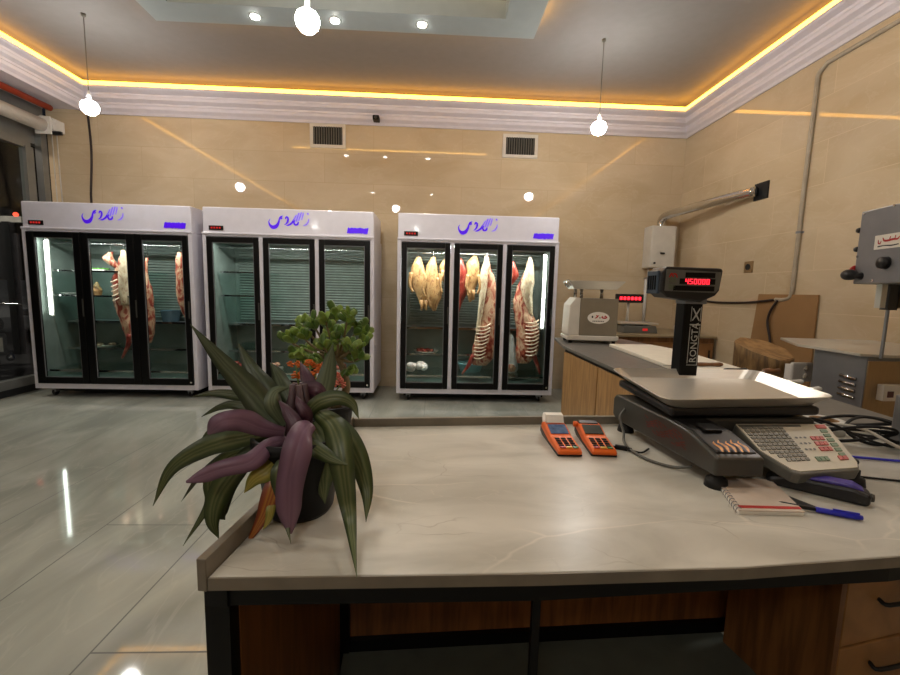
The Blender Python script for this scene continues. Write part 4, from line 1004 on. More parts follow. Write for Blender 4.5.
# tray support and tray
ts_ = MB()
ts_.prism([(.74, 1.17), (1.10, 1.19), (1.12, 1.44), (.72, 1.44)], .985, 1.012)
ts_.prism([(.672, 1.12), (1.135, 1.15), (1.19, 1.50), (.690, 1.50)], 1.010, 1.036)
ts_.build('tray_support', m_blackpl, LS, bevel=.008)
o_ = [(.632, 1.085), (1.175, 1.140), (1.262, 1.56), (.682, 1.555)]
def rr(poly, r, n=5):
    out = []
    N = len(poly)
    for i in range(N):
        p = Vector(poly[i]); a = Vector(poly[i-1]); b = Vector(poly[(i+1) % N]); da = (a-p).normalized()*r; db = (b-p).normalized()*r
        for k in range(n+1):
            s = k/n; out.append(tuple((p+da)*(1-s)**2 + p*2*s*(1-s) + (p+db)*s*s))
    return out
def inset(poly, f):
    c = Vector((sum(p[0] for p in poly)/len(poly), sum(p[1] for p in poly)/len(poly)))
    return [tuple(c+(Vector(p)-c)*f) for p in poly]
rO = rr(o_, .05); rI = rr(inset(o_, .86), .05)
tr_ = MB()
tr_.rings([[Vector((x, y, 1.036)) for x, y in rr(inset(o_, .84), .05)], [Vector((x, y, 1.036)) for x, y in rI], [Vector((x, y, 1.066)) for x, y in rO], [Vector((x, y, 1.068)) for x, y in rr(inset(o_, 1.006), .05)], [Vector((x, y, 1.0695)) for x, y in rO], [Vector((x, y, 1.040)) for x, y in rI]])
tr_.build('weighing_tray', m_steel, LS)
# pole
PX, PY = .975, 1.565
po = MB(); po.box(-.036, .034, -.03, .03, ZT+.03, 1.325)
po.v = [Vector((PX+v.x+(-.015+.03*(v.z-1.05)/.27)*0, PY+v.y, v.z)) for v in po.v]
pole = po.build('display_pole', m_black, LS, bevel=.004)
MB().box(PX-.09, PX+.06, PY-.16, PY+.03, ZT+.025, ZT+.055).build('pole_foot', m_blackpl, LS)
MB().box(PX-.04, PX+.045, PY-.035, PY+.03, 1.32, 1.342).build('pole_collar', m_steeld, LS, bevel=.004)
# display head
HX0, HX1, HY, HZ0, HZ1 = .822, 1.046, 1.50, 1.340, 1.452
rot = RX(-.0)
ho = [(HX0, HZ0+.025), (HX0+.03, HZ0+.002), (HX1-.07, HZ0-.012), (HX1-.018, HZ0+.012), (HX1-.004, HZ0+.03), (HX1+.004, HZ1-.008), (HX1-.004, HZ1), (HX0+.02, HZ1+.002), (HX0+.003, HZ1-.015)]
hd = MB().prism(ho, HY, HY+.10, 'y').build('display_head', m_blackpl, LS, bevel=.006)
MB().prism([(HX0+.014, HZ0+.026), (HX1-.022, HZ0+.022), (HX1-.008, HZ0+.04), (HX1-.006, HZ1-.014), (HX0+.016, HZ1-.008)], HY-.003, HY+.001, 'y').build('display_face', m_mgrey, hd)
MB().box(HX0-.004, HX0+.01, HY+.02, HY+.098, HZ0+.015, HZ1-.012).build('side_cover', mat('blue_grey_plastic', (60, 72, 86), .4), hd, bevel=.004)
w = MB()
for i in range(4): w.box(HX0-.007, HX0-.003, HY+.03+.016*i, HY+.036+.016*i, HZ0+.03, HZ1-.03)
w.build('cooling_slots', m_black, hd)
for x0, x1, z0, z1 in ((.908, 1.018, .070, .088), (.888, 1.020, .046, .066), (.866, 1.019, .022, .040)):
    MB().box(x0-.0, x1, HY-.0045, HY-.002, HZ0+.018+z0-.012, HZ0+.018+z1-.012).build('display_window', m_black, hd)
for z in (.042, .068): MB().box(HX0+.026, HX0+.052, HY-.0045, HY-.002, HZ0+z-.010, HZ0+z+.008).build('key', mat('olive_key', (92, 98, 82), .5) if z < .05 else bpy.data.materials['olive_key'], hd, bevel=.002)
w = MB()
for pts in ([(HX0+.026, HZ1-.038, .004), (HX0+.034, HZ1-.024, .007), (HX0+.042, HZ1-.036, .005)], [(HX0+.040, HZ1-.024, .004), (HX0+.050, HZ1-.026, .006), (HX0+.056, HZ1-.038, .004)]): w.flat(pts, HY-.004)
w.build('red_emblem', m_red, hd)
SEG = {'4': 'bcfg', '5': 'acdfg', '0': 'abcdef', '3': 'abcdg'}
w = MB(); dx0 = .9085; dz0 = HZ0+.0525; dw, dh, th = .0108, .0185, .0023
for i, ch in enumerate('450000'):
    x = dx0+.0156*i; z = dz0
    for s in SEG[ch]:
        r = {'a': (x, x+dw, z+dh-th, z+dh), 'd': (x, x+dw, z, z+th), 'g': (x, x+dw, z+dh/2-th/2, z+dh/2+th/2), 'f': (x, x+th, z+dh/2, z+dh), 'b': (x+dw-th, x+dw, z+dh/2, z+dh), 'e': (x, x+th, z, z+dh/2), 'c': (x+dw-th, x+dw, z, z+dh/2)}[s]
        w.box(r[0], r[1], HY-.007, HY-.005, r[2], r[3])
w.build('price_digits', m_led, hd)
# lettering running up the pole
def text_mesh(s, size):
    cu = bpy.data.curves.new('letters', 'FONT'); cu.body = s; cu.size = size; cu.resolution_u = 2; cu.fill_mode = 'BOTH'; cu.extrude = .0004
    ob = bpy.data.objects.new('tmp_letters', cu); COL.objects.link(ob); bpy.context.view_layer.update()
    me = bpy.data.meshes.new_from_object(ob.evaluated_get(bpy.context.evaluated_depsgraph_get())); bpy.data.objects.remove(ob); return me
m_lett = mat('pale_lettering', (190, 190, 184), .5)
me = text_mesh('RONGTA', .036); me.materials.append(m_lett)
o = bpy.data.objects.new('lettering', me); COL.objects.link(o); o.parent = pole
o.matrix_local = Matrix.Translation((PX+.022, PY-.0315, 1.098)) @ Matrix(((0, -1, 0, 0), (0, 0, -1, 0), (1, 0, 0, 0), (0, 0, 0, 1)))
w = MB(); y = PY-.0312
for x0, x1, z0, z1 in ((PX-.011, PX-.009, 1.095, 1.235), (PX+.026, PX+.028, 1.09, 1.235), (PX-.012, PX+.029, 1.240, 1.245), (PX-.010, PX-.008, 1.255, 1.31), (PX+.026, PX+.028, 1.255, 1.31), (PX-.012, PX+.029, 1.088, 1.090)): w.box(x0, x1, y-.0006, y, z0, z1)
w.flat([(PX-.004, 1.258, .004), (PX+.009, 1.28, .006), (PX+.022, 1.304, .004)], y-.001); w.flat([(PX+.022, 1.258, .004), (PX+.009, 1.28, .006), (PX-.004, 1.304, .004)], y-.001)
w.build('emblem_lines', m_lett, pole)

# ---- notebook, pen, stapler
nb = thing('spiral_notebook', 'pale spiral notebook with a red stripe under the scale keypad', 'notebook', (.672, .838, ZT), .0)
MB().prism([(0, 0), (.142, -.006), (.195, .15), (.055, .16)], 0, .008).build('pages', m_paper, nb)
MB().prism([(-.001, -.001), (.143, -.007), (.196, .151), (.055, .161)], .008, .0098).build('cover', mat('notebook_cover', (198, 182, 166), .6), nb)
MB().prism([(.008, .009), (.144, .003), (.149, .014), (.012, .02)], .0098, .0104).build('red_stripe', m_red, nb)
w = MB()
for i in range(12):
    s = (i+.5)/12; c = Vector((.003+.055*s, .160*s, .005))
    w.tube([c+Vector((.007*math.cos(a), .0, .008*math.sin(a))) for a in [k*PI/5 for k in range(11)]], .0009, 5)
w.build('spiral_wire', m_steeld, nb, True)
tag(MB().prism([(.80, .95), (.862, .842), (.882, .85), (.83, .965)], ZT+.0005, ZT+.003).build('label_strip', m_blackpl), 'thin black strip lying between the notebook and the pen', 'strip')
pn = thing('ballpoint_pen', 'blue ballpoint pen lying right of the notebook', 'pen', (.925, .812, ZT+.007), PI-.45)
MB().lathe([(.0, 0), (.005, 0), (.0062, .01), (.0062, .075), (.005, .08), (.0, .08)], (0, 0, 0), 12, RY(PI/2)).build('cap', m_blue, pn, True)
MB().lathe([(.0045, .078), (.0045, .14), (.002, .15), (.0, .152)], (0, 0, 0), 12, RY(PI/2)).build('barrel', m_blackpl, pn, True)
MB().box(.005, .05, -.0015, .0015, .006, .009).build('clip', m_blue, pn)
gp = thing('label_gun', 'black handheld gadget with a purple top under the keypad', 'gadget', (.99, .90, ZT), 2.45)
MB().prism([(-.03, .0), (-.032, .03), (0, .038), (.12, .034), (.16, .02), (.16, 0)], -.024, .024, 'y').build('body', m_blackpl, gp, bevel=.008)
MB().prism([(-.02, .034), (0, .044), (.13, .039), (.13, .030)], -.018, .018, 'y').build('purple_top', m_purple, gp, bevel=.003)
MB().lathe([(.0, 0), (.010, 0), (.009, .006), (.0, .006)], (-.032, .0, .018), 12, RY(-PI/2)).build('button', m_dgrey, gp, True)

# ---- cables and things right of the scale
def cable(name, label, pts, r, m, n=8):
    return tag(MB().tube(catmull(pts, n), r, 7).build(name, m, None, True), label, 'cable')
z = ZT+.006
GC = 'black cables tangled right of the scale'
def loop(cx, cy, rx, ry, h, turns, ph, r, label, m=m_rubber):
    n = int(18*turns); P = []
    for i in range(n+1):
        a = ph+2*PI*i/18; P.append((cx+rx*math.cos(a)*(1+.06*math.sin(3*a)), cy+ry*math.sin(a), z+h*(.5+.5*math.sin(a*1.3+ph))+.0))
    o = cable('power_cable', label, P, r, m, 3); o['group'] = GC; return o
loop(1.44, 1.33, .17, .085, .05, 2.6, .3, .0055, 'thick black cable coiled in loops beside the scale')
loop(1.40, 1.29, .13, .07, .07, 1.8, 1.9, .0045, 'thinner black cable looping over the coil beside the scale')
loop(1.50, 1.30, .10, .06, .06, 1.3, 4.0, .005, 'short black cable loop closest to the grey box')
cable('white_cable', 'white cable arching over the black cables beside the scale', [(1.30, 1.33, z), (1.31, 1.31, z+.045), (1.36, 1.24, z+.06), (1.40, 1.17, z+.03), (1.46, 1.12, z)], .005, m_cordw)
cable('white_cable', 'short white cable end poking out of the black coil', [(1.47, 1.30, z+.02), (1.52, 1.27, z+.05), (1.56, 1.22, z+.03), (1.54, 1.19, z)], .005, m_cordw)
cable('blue_cable', 'thin blue cable on the counter right of the keypad', [(1.22, 1.16, z), (1.3, 1.14, z), (1.4, 1.12, z), (1.55, 1.14, z)], .004, m_blue)
cable('black_cord', 'straight black cord crossing the counter below the cables', [(1.14, 1.02, z-.002), (1.25, .99, z-.002), (1.4, .955, z-.002), (1.6, .93, z-.002)], .003, m_rubber)
t = thing('tape_roll', 'white roll of tape standing behind the scale beside the cables', 'tape', (1.40, 1.40, ZT))
MB().lathe([(.042, 0), (.06, 0), (.06, .045), (.042, .045), (.042, 0)], seg=24, caps=False).build('tape', m_whiteplain, t, True)
MB().lathe([(.038, .001), (.0415, .001), (.0415, .044), (.038, .044), (.038, .001)], seg=24, caps=False).build('core', m_card, t, True)
t = thing('power_adapter', 'grey metal box at the right end of the counter by the cables', 'box', (1.52, 1.17, ZT), -.1)
MB().box(-.03, .22, -.08, .10, 0, .17).build('housing', m_steeld, t, bevel=.006)
MB().box(-.033, -.03, -.02, .05, .05, .10).build('socket', m_blackpl, t)
# cable on the left of the scale
cable('scale_cable', 'grey cable draped along the left side of the label scale', [(.655, 1.36, .965), (.63, 1.34, .94), (.632, 1.31, .90), (.615, 1.27, z), (.60, 1.20, z), (.615, 1.12, z), (.66, 1.07, z), (.70, 1.05, z+.01)], .0042, m_mgrey)
cable('terminal_cable', 'thin black cable from the right card terminal to the scale', [(.53, 1.24, z+.006), (.555, 1.22, z), (.585, 1.20, z), (.62, 1.17, z), (.66, 1.2, z)], .003, m_rubber)
t = thing('cable_connector', 'small black inline connector lying between terminal and scale', 'connector', (.578, 1.207, ZT), -.5)
MB().box(-.018, .018, -.007, .007, .0, .013).build('housing', m_black, t, bevel=.003); MB().box(.018, .03, -.004, .004, .003, .010).build('strain_relief', m_rubber, t)

# ================================================================== PLANTS
lm_green = leafmat('green_leaf', (40, 54, 26), (66, 80, 42), (104, 112, 74))
lm_dark = leafmat('dark_green_leaf', (38, 48, 32), (54, 66, 42), (78, 88, 60))
lm_purple = leafmat('purple_leaf', (84, 56, 74), (116, 86, 108), (124, 94, 114))
lm_deep = leafmat('deep_purple_leaf', (52, 28, 42), (72, 40, 56), (84, 50, 66))
lm_yel = leafmat('yellowing_leaf', (110, 116, 40), (138, 130, 52), (168, 156, 76))
lm_red = leafmat('dying_red_leaf', (96, 44, 26), (140, 66, 34), (176, 120, 44))
lm_grey = leafmat('grey_green_leaf', (62, 76, 56), (88, 102, 78), (112, 124, 98))
def leaf(parent, base, pts, wpx, m, fold=.22, wprof=None, roll=0., tipw=.04):
    """pts: (px, py, depth); widths follow the blade"""
    P = []
    for x, y, Y in pts:
        q = ony(x, y, Y)
        if q.z < ZT+.012 and q.x > -.335: q = onz(x, y, ZT+.012)
        P.append(tuple(q-base))
    P = [Vector(p) for p in catmull(P, 8)]; n = len(P)
    mb = MB(); W = 10
    for i, p in enumerate(P):
        s = i/(n-1)
        t_ = (P[min(i+1, n-1)]-P[max(i-1, 0)]).normalized()
        view = (p+base-CAM).normalized()
        side = t_.cross(view)
        if side.length < 1e-3: side = Vector((1, 0, 0))
        side.normalize(); nor = side.cross(t_).normalized()
        side = side*math.cos(roll)+nor*math.sin(roll); nor = side.cross(t_).normalized()
        prof_ = wprof(s) if wprof else min(1, .5+1.5*s)*(1-max(0, (s-.35)/.65)**1.7)
        hw = max(tipw*.5, prof_)*wpx*.5*((p+base).y)/F_PX
        for k in range(W):
            u = min(k, 4)/8 if k < 5 else (k-1)/8; a = (u-.5)*2
            wv = 1+.07*math.sin(s*11+wpx+(3 if a > 0 else 0))
            v = p + side*hw*a*wv + nor*(-hw*fold*(1-abs(a)) - hw*.12*math.sin(PI*abs(a)) + hw*.10*a*math.sin(s*9+wpx))
            mb.v.append(v); mb.uv[len(mb.v)-1] = (u, s)
        if i:
            o = (i-1)*W
            for k in range(W-1):
                if k != 4: mb.f.append((o+k, o+k+1, o+W+k+1, o+W+k))
    return mb.build('leaf', m, parent, True)
pc = onz(292, 522, ZT); PB = Vector((pc.x, pc.y+.055, ZT))
bp = thing('potted_plant', 'long leaved green and purple plant in a dark pot on the counter corner', 'plant', PB)
MB().lathe([(.0, 0), (.062, 0), (.068, .01), (.088, .145), (.094, .147), (.094, .168), (.086, .168), (.084, .15), (.0, .145)], seg=32).build('pot', m_pot, bp, True)
MB().lathe([(.0, .151), (.083, .150), (.083, .146), (.0, .146)], seg=24).build('soil', m_soil, bp)
MB().lathe([(.0, 0), (.085, 0), (.10, .012), (.097, .012), (.083, .004), (.0, .004)], seg=28).build('saucer', m_pot, bp, True) if False else None
D = PB.y
b = MB()
for i in range(5): 
    a = i*1.25; b.tube([(0.02*math.cos(a), .02*math.sin(a), .14), (.016*math.cos(a+.3), .016*math.sin(a+.3), .22), (.012*math.cos(a), .012*math.sin(a), .27)], [.012, .010, .006], 8)
b.build('stem', mat('plant_stem', (74, 52, 56), .5), bp, True)
full = lambda s: min(1, .45+1.3*s)*(1-.25*max(0, (s-.4)/.6))*(1-max(0, (s-.82)/.18)**1.5*.85)
LV = [
 # tall spears and back leaves
 ([(282, 428, D+.02), (262, 405, D+.03), (232, 372, D+.03), (190, 324, D+.02)], 27, lm_dark, None),
 ([(284, 425, D+.05), (268, 395, D+.07), (252, 370, D+.09), (238, 343, D+.10)], 22, lm_dark, None),
 ([(300, 420, D+.06), (286, 392, D+.09), (278, 375, D+.11), (270, 362, D+.12)], 18, lm_dark, None),
 ([(318, 415, D+.05), (324, 390, D+.07), (329, 365, D+.08), (333, 344, D+.08)], 20, lm_grey, None),
 ([(310, 415, D+.04), (312, 395, D+.06), (306, 375, D+.08), (300, 362, D+.10)], 16, lm_deep, None),
 ([(275, 412, D+.08), (245, 398, D+.12), (218, 393, D+.14), (191, 397, D+.14)], 11, lm_dark, None),
 ([(275, 418, D+.06), (240, 406, D+.09), (220, 407, D+.10), (201, 417, D+.10)], 9, lm_dark, None),
 ([(270, 430, D+.03), (235, 430, D+.05), (212, 436, D+.06), (198, 449, D+.06)], 20, lm_green, None),
 ([(285, 420, D+.0), (300, 396, D+.01), (316, 388, D+.0), (330, 402, D+.0)], 20, lm_deep, None),
 ([(284, 425, D-.02), (272, 405, D-.03), (275, 392, D-.02), (290, 387, D+.0)], 15, lm_grey, None),
 # big arch right
 ([(300, 425, D-.01), (316, 404, D-.02), (336, 398, D-.02), (352, 404, D-.02), (359, 419, D-.03)], 17, lm_green, None),
 # hanging right
 ([(322, 416, D+.03), (340, 428, D+.02), (356, 455, D-.01), (367, 490, D-.03), (366, 522, D-.04)], 24, lm_green, None),
 ([(318, 412, D-.0), (334, 428, D-.04), (343, 465, D-.08), (349, 515, D-.10), (357, 578, D-.11)], 27, lm_green, None),
 ([(312, 424, D-.01), (322, 445, D-.04), (323, 478, D-.05), (325, 504, D-.05)], 30, lm_green, None),
 ([(300, 436, D-.04), (312, 446, D-.07), (330, 458, D-.09), (348, 465, D-.10)], 17, lm_green, None),
 ([(308, 440, D+.0), (322, 462, D+.02), (330, 486, D+.02), (321, 506, D+.01)], 7, lm_green, None),
 # left arcs
 ([(280, 430, D-.02), (240, 438, D-.04), (205, 448, D-.05), (172, 468, D-.06), (153, 506, D-.07)], 22, lm_green, None),
 ([(268, 450, D-.01), (232, 456, D-.02), (212, 480, D-.03), (208, 505, D-.04), (183, 546, D-.05)], 15, lm_green, None),
 ([(270, 448, D-.03), (240, 466, D-.05), (218, 495, D-.06), (213, 520, D-.07), (219, 539, D-.07)], 24, lm_green, None),
 ([(270, 446, D-.02), (248, 455, D-.03), (230, 482, D-.03), (222, 512, D-.03), (225, 520, D-.03)], 20, lm_dark, None),
 ([(262, 440, D+.0), (230, 452, D+.02), (200, 476, D+.02), (181, 502, D+.02)], 8, lm_dark, None),
 # purple ones
 ([(284, 432, D-.03), (262, 428, D-.06), (240, 420, D-.08), (222, 422, D-.10), (208, 434, D-.10)], 23, lm_purple, full),
 ([(286, 440, D-.05), (268, 446, D-.08), (250, 462, D-.11), (218, 470, D-.13), (186, 482, D-.14)], 20, lm_purple, full),
 ([(310, 424, D-.05), (302, 434, D-.10), (294, 460, D-.125), (290, 495, D-.13), (290, 534, D-.13)], 31, lm_purple, full),
 ([(297, 450, D-.07), (280, 470, D-.10), (282, 500, D-.11), (291, 544, D-.115)], 16, lm_green, None),
 # yellow and dying leaves
 ([(282, 455, D-.06), (268, 470, D-.09), (254, 480, D-.10), (244, 493, D-.10)], 20, lm_yel, None),
 ([(276, 470, D-.08), (272, 490, D-.10), (264, 515, D-.11), (244, 548, D-.11)], 20, lm_red, None),
 ([(272, 490, D-.095), (270, 515, D-.115), (263, 530, D-.115)], 9, lm_yel, None),
 ([(290, 445, D-.04), (296, 430, D-.06), (288, 412, D-.05), (278, 400, D-.04)], 16, lm_deep, None),
 ([(292, 430, D), (306, 418, D-.03), (300, 405, D-.03), (296, 395, D-.02)], 14, lm_deep, None),
]
for pts, wpx, m, pf in LV: leaf(bp, PB, pts, wpx, m, wprof=pf)

# ---- jade plant behind
JB = Vector((onz(343, 424, ZT).x, 1.26, ZT))
jp = thing('jade_plant', 'bushy green jade plant with thick trunk in a dark pot behind the long leaved plant', 'plant', JB)
MB().lathe([(.0, 0), (.045, 0), (.05, .006), (.064, .10), (.07, .102), (.07, .118), (.064, .118), (.062, .105), (.0, .10)], seg=28).build('pot', m_pot, jp, True)
MB().lathe([(.0, .107), (.062, .106), (.062, .101), (.0, .101)], seg=20).build('soil', m_soil, jp)
def J(x, y, dy=0.): return ony(x, y, JB.y+dy)-JB
trunk = catmull([(.008, .0, .10), tuple(J(346, 390, -.0)), tuple(J(344, 372)), tuple(J(338, 358))], 5)
m_trunk = mat('jade_trunk', (118, 104, 74), .7, bump=.3, bscale=90)
MB().tube(trunk, [.014-.006*i/len(trunk) for i in range(len(trunk))], 10).build('trunk', m_trunk, jp, True)
tips = [(283, 338, -.02), (300, 335, .0), (296, 355, -.04), (312, 322, .02), (325, 318, -.02), (335, 312, .03), (348, 316, -.03), (358, 326, .02), (366, 340, 0), (352, 345, -.05), (338, 335, -.06), (322, 345, -.05), (308, 348, .04), (360, 358, -.02), (330, 330, .07), (345, 330, .08), (352, 370, -.03), (318, 360, -.03), (305, 365, -.03), (340, 352, .05), (300, 322, .05), (365, 330, .05)]
br = MB(); leaves = []
fork = J(338, 358)
for (x, y, dy) in tips:
    e = J(x, y, dy); mid = fork*.45+e*.55+Vector((0, 0, -.012))
    P = catmull([tuple(fork), tuple(mid), tuple(e)], 4); br.tube(P, [.006-.004*i/len(P) for i in range(len(P))], 6)
    leaves.append((e, (e-mid).normalized()))
br.build('branch', m_trunk, jp, True)
jl = MB(); jl2 = MB(); rnd = random.Random(3)
def jleaf(mb, p, d, L):
    d = d.normalized(); s = d.cross(Vector((rnd.uniform(-.6, .6), -1, rnd.uniform(-.2, .6)))).normalized(); n = s.cross(d)
    R = Matrix((s, n, d)).transposed()
    c = p+d*L*.5
    rs = []
    for j in range(1, 7):
        th = PI*j/7; wd = .27*(1+.3*-math.cos(th))
        rs.append([c + R @ Vector((L*wd*math.sin(th)*math.cos(2*PI*k/8), L*.07*math.sin(th)*math.sin(2*PI*k/8), -L*.5*math.cos(th))) for k in range(8)])
    mb.rings(rs)
for (e, d) in leaves:
    for k in range(11):
        dd = (d*.8+Vector((rnd.uniform(-1, 1), rnd.uniform(-1, 1), rnd.uniform(-.4, 1)))).normalized()
        q = e - d*rnd.uniform(0, .035)
        jleaf(jl if rnd.random() < .6 else jl2, q, dd, rnd.uniform(.028, .044))
jl.build('foliage', mat('jade_leaf', (118, 146, 62), .36, var=.3, scale=40, coat=.2), jp, True)
jl2.build('foliage', mat('jade_leaf_dark', (82, 114, 48), .34, var=.25, scale=40, coat=.2), jp, True)
# ---- orange flowering plant
KB = Vector((onz(322, 438, ZT).x-.01, 1.14, ZT))
kp_ = thing('flowering_plant', 'small orange and pink flowering pot plant hidden between the two bigger plants', 'plant', KB)
MB().lathe([(.0, 0), (.036, 0), (.046, .075), (.05, .076), (.05, .085), (.044, .085), (.0, .078)], seg=24).build('pot', m_pot, kp_, True)
st_ = MB(); fo = MB(); fp = MB(); gl = MB()
def K(x, y, dy=0.): return ony(x, y, KB.y+dy)-KB
for i, (x, y, pink) in enumerate(((296, 366, 0), (303, 372, 0), (310, 366, 0), (316, 374, 0), (322, 368, 0), (307, 380, 0), (298, 378, 0), (337, 378, 1), (341, 384, 1), (333, 386, 1), (314, 384, 0), (326, 380, 0))):
    e = K(x, y, rnd.uniform(-.03, .03)); st_.tube(catmull([(0, 0, .075), tuple(e*.5+Vector((0, 0, .03))), tuple(e)], 4), .0022, 6)
    for k in range(4):
        c = e+Vector((rnd.uniform(-.012, .012), rnd.uniform(-.012, .012), rnd.uniform(-.006, .012)))
        for j in range(4):
            a = j*PI/2+k; (fp if pink else fo).ball(c+Vector((.005*math.cos(a), -.002, .005*math.sin(a))), .005, .0022, .0035, 6, 4)
for k in range(26):
    a = rnd.uniform(0, 2*PI); q = Vector((.03*math.cos(a), .03*math.sin(a), .085+rnd.uniform(0, .06)))
    jleaf(gl, q, Vector((math.cos(a), math.sin(a), rnd.uniform(.0, .8))), rnd.uniform(.03, .045))
st_.build('stem', mat('flower_stem', (96, 120, 56), .5), kp_, True); gl.build('foliage', mat('flower_leaf', (90, 116, 46), .4, var=.2), kp_, True)
fo.build('orange_blossom', mat('orange_petals', (206, 104, 36), .5, var=.2, scale=80), kp_, True); fp.build('pink_blossom', mat('pink_petals', (206, 118, 100), .5, var=.15, scale=80), kp_, True)

# ================================================================== SHOPFRONT
gl_ = MB().box(XS-.012, XS, YF0, 5.42, .17, 2.93).build('window_1', m_shop); struct(gl_)
f = MB()
f.box(XS-.04, XS+.04, 5.42, 5.52, 0, 2.95); f.box(XS-.03, XS+.05, 5.62, 5.70, 0, 3.3); f.box(XS-.05, XS+.03, YF0, 5.5, 2.93, 3.02); f.box(XS-.05, XS+.05, YF0, 5.5, .08, .18)
f.box(XS-.04, XS+.04, 4.28, 4.34, .18, 2.93)
struct(f.build('window_frame', m_alu))
struct(MB().box(XS-.25, XS+.06, YF0, 5.7, 0, .08).build('window_sill', m_darkmetal))
struct(MB().box(XS-.3, XL, YF0, YB, 3.50, 3.56).build('ceiling_soffit', m_cove))
struct(MB().box(XS-.12, XS-.02, YF0, YB, 3.02, 3.52).build('wall_lintel', m_alu))
rsx = thing('roller_shutter', 'rolled up steel shutter barrel above the shop window', 'shutter', (0, 0, 0))
P = [(XS+.22, y, 3.20) for y in (YF0+.1, 1.5, 5.45)]
MB().tube(P, .075, 24).build('rolled_curtain', m_whiteplain, rsx, True)
MB().box(XS+.14, XS+.32, 5.45, 5.47, 3.1, 3.3).build('end_plate', m_whiteplain, rsx)
MB().tube([(XS+.20, 5.47, 3.27), (XS+.23, 5.60, 3.27)], .05, 14).build('motor', m_whiteplain, rsx, True)
tag(MB().tube([(XS+.30, YF0+.1, 3.40), (XS+.28, 2.0, 3.40), (XS+.25, 5.55, 3.43)], .035, 14).build('sprinkler_pipe', m_pipeo, None, True), 'orange red pipe under the ceiling along the shop window', 'pipe')
cable('wall_wire', 'thin beige wire hanging left on the tiled wall beside the window', [(-4.86, 5.735, 3.35), (-4.86, 5.735, 2.8), (-4.855, 5.735, 2.0), (-4.855, 5.735, 1.2)], .007, m_cordw)
cable('wall_wire', 'second thin beige wire just right of the first one by the window', [(-4.80, 5.735, 3.35), (-4.80, 5.735, 2.8), (-4.79, 5.735, 2.0), (-4.79, 5.735, 1.2)], .007, m_cordw)
cable('power_cable', 'dark cable dropping down the back wall to the leftmost fridge', [(-4.40, 5.73, 3.46), (-4.39, 5.735, 3.0), (-4.43, 5.735, 2.5), (-4.45, 5.73, 2.28), (-4.45, 5.5, 2.232)], .013, m_brown)
t = thing('wall_bracket', 'small white fitting by the shutter end over the window', 'bracket', (-4.72, 5.6, 3.2))
MB().box(-.04, .04, -.05, .12, -.02, .12).build('housing', m_whiteplain, t, bevel=.01); MB().box(-.02, .08, .0, .03, -.06, -.02).build('arm', m_blackpl, t)
# street outside
struct(MB().box(-14, -5.2, -4, 14, -.06, -.02).build('ground_street', mat('asphalt', (52, 52, 54), .7, bump=.3)))
struct(MB().box(-14.2, -14, -4, 14, -.1, 6).build('wall_street', mat('far_facade', (44, 40, 38), .8, var=.4, scale=1)))
struct(MB().box(-14, -5.0, 13.9, 14, -.1, 6).build('wall_street_end', mat('end_facade', (40, 36, 36), .8, var=.4, scale=1)))
car = thing('parked_car', 'silver car parked in the dark street outside the window', 'car', (-10.4, 10.2, -.02), -.75)
body = [(-2.0, .3), (-2.05, .62), (-1.9, .82), (-1.2, .92), (-.55, 1.32), (.55, 1.36), (1.15, 1.0), (1.95, .86), (2.08, .6), (2.05, .3)]
m_car = mat('silver_car_paint', (104, 106, 110), .3, metal=.4)
MB().prism(body, -.82, .82, 'y').build('body', m_car, car, bevel=.08, seg=3)
for s in (-1, 1): MB().prism([(-1.0, .94), (-.5, 1.26), (.5, 1.3), (.98, 1.0)], s*.825-.004, s*.825+.004, 'y').build('side_window', m_black, car)
MB().box(1.92, 2.09, -.7, -.38, .62, .76).build('headlamp', m_chrome, car, bevel=.03); MB().box(1.92, 2.09, .38, .7, .62, .76).build('headlamp', m_chrome, car, bevel=.03)
for x in (-1.25, 1.3):
    for y in (-.78, .78): MB().lathe([(.0, -.09), (.26, -.09), (.31, -.05), (.31, .05), (.26, .09), (.0, .09)], (x, y, .31), 24, RX(PI/2)).build('wheel', m_rubber, car, True)
mc = thing('motorcycle', 'dark motorcycle with pale plate parked outside the window', 'motorcycle', (-6.35, 6.25, -.02), 2.35)
def tor(cx, cz, R_, r): 
    return MB().tube([(cx+R_*math.cos(2*PI*i/24), 0, cz+R_*math.sin(2*PI*i/24)) for i in range(25)], r, 10)
for x in (-.62, .62): 
    w_ = tor(x, .30, .25, .05).build('wheel', m_rubber, mc, True); MB().lathe([(.0, -.02), (.2, -.01), (.2, .01), (.0, .02)], (x, 0, .30), 20, RX(PI/2)).build('rim', m_steeld, w_)
MB().ball((.05, 0, .72), .28, .13, .14).build('fuel_tank', m_darkmetal, mc, True)
MB().prism([(-.75, .74), (-.2, .70), (-.15, .76), (-.7, .82)], -.12, .12, 'y').build('seat', m_blackpl, mc, bevel=.03)
MB().box(-.2, .22, -.14, .14, .28, .58).build('engine', m_steeld, mc, bevel=.04)
MB().tube([(.62, 0, .3), (.42, 0, .85), (.38, 0, .98)], .03, 10).build('front_fork', m_chrome, mc, True); MB().tube(catmull([(.30, -.34, 1.0), (.38, -.12, 1.0), (.38, .12, 1.0), (.30, .34, 1.0)], 5), .014, 8).build('handlebar', m_chrome, mc, True)
MB().ball((.52, 0, .86), .09).build('headlamp', m_chrome, mc, True)
MB().box(-.86, -.80, -.10, .10, .42, .60).build('number_plate', m_paper, mc); MB().box(-.85, -.6, -.07, .07, .56, .76).build('tail', m_blackpl, mc, bevel=.03)
MB().tube([(-.62, -.16, .30), (.1, -.16, .28)], .045, 10).build('exhaust', m_chrome, mc, True)

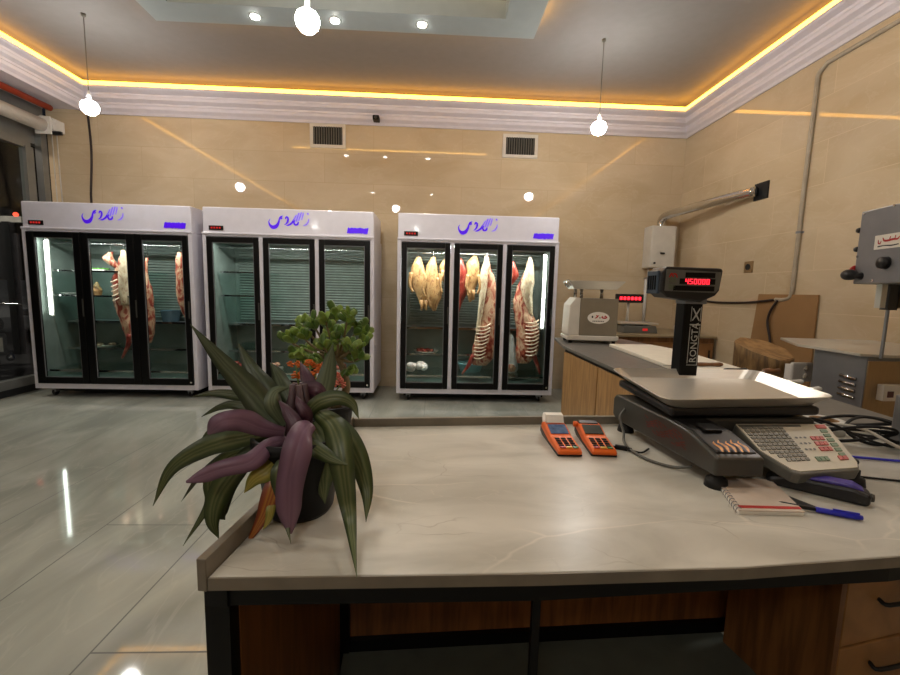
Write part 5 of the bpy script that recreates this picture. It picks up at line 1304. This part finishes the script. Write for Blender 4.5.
q = ony(8, 219, 8.0)
t = thing('street_barrier', 'pale horizontal barrier bar with a small red lamp seen through the window', 'barrier', (q.x, 8.0, 0))
MB().box(-1.4, .25, -.03, .03, q.z-.06, q.z+.05).build('bar', m_barrier, t, bevel=.01)
MB().box(-.06, .06, -.06, .06, -.02, q.z-.05).build('post', m_darkmetal, t)
MB().ball((.16, -.02, q.z+.08), .04).build('red_lamp', emis('street_red_lamp', (1, .08, .04), 2.5, lin=True), t, True)
# ================================================================== LIGHT
W = bpy.data.worlds.new('world'); SC.world = W; W.use_nodes = True
W.node_tree.nodes['Background'].inputs[0].default_value = (.012, .014, .02, 1); W.node_tree.nodes['Background'].inputs[1].default_value = .5
def light(name, typ, loc, e, col=(1, 1, 1), size=.2, rot=(0, 0, 0), sy=None):
    l = bpy.data.lights.new(name, typ); l.energy = e; l.color = col
    if typ == 'AREA':
        l.size = size
        if sy: l.shape = 'RECTANGLE'; l.size_y = sy
    elif typ in ('POINT', 'SPOT'): l.shadow_soft_size = size
    if typ == 'SPOT': l.spot_size = 2.2; l.spot_blend = .6
    o = bpy.data.objects.new(name, l); COL.objects.link(o); o.location = loc; o.rotation_euler = rot; return o
for x, y in ((-1.6, 4.03), (-.92, 4.03), (-.15, 4.03), (-1.5, 1.1), (-.1, 1.1)): light('downlight_beam', 'SPOT', (x, y, 3.6), 30, (1, .93, .82), .04)
for i, x in enumerate(FX): light('fridge_fill_light', 'AREA', (x+FWS[i]/2, FY+.05, FZ1-.068), (16, 17, 28)[i], (.97, 1, .96), 1.7, (.45, 0, 0), .025)  # hidden area lights added behind the door tops to brighten the interiors
light('street_fill_light', 'POINT', (-7.0, 5.2, 4.2), 300, (1, .85, .7), .3)  # unseen light added so the dark street shows through the window
# ================================================================== RENDER LOOK
SC.view_settings.view_transform = 'Standard'
SC.view_settings.look = 'None'
SC.view_settings.exposure = 0.12
SC.cycles.use_denoising = True
SC.cycles.max_bounces = 10; SC.cycles.transparent_max_bounces = 16
SC.cycles.sample_clamp_indirect = 6.0
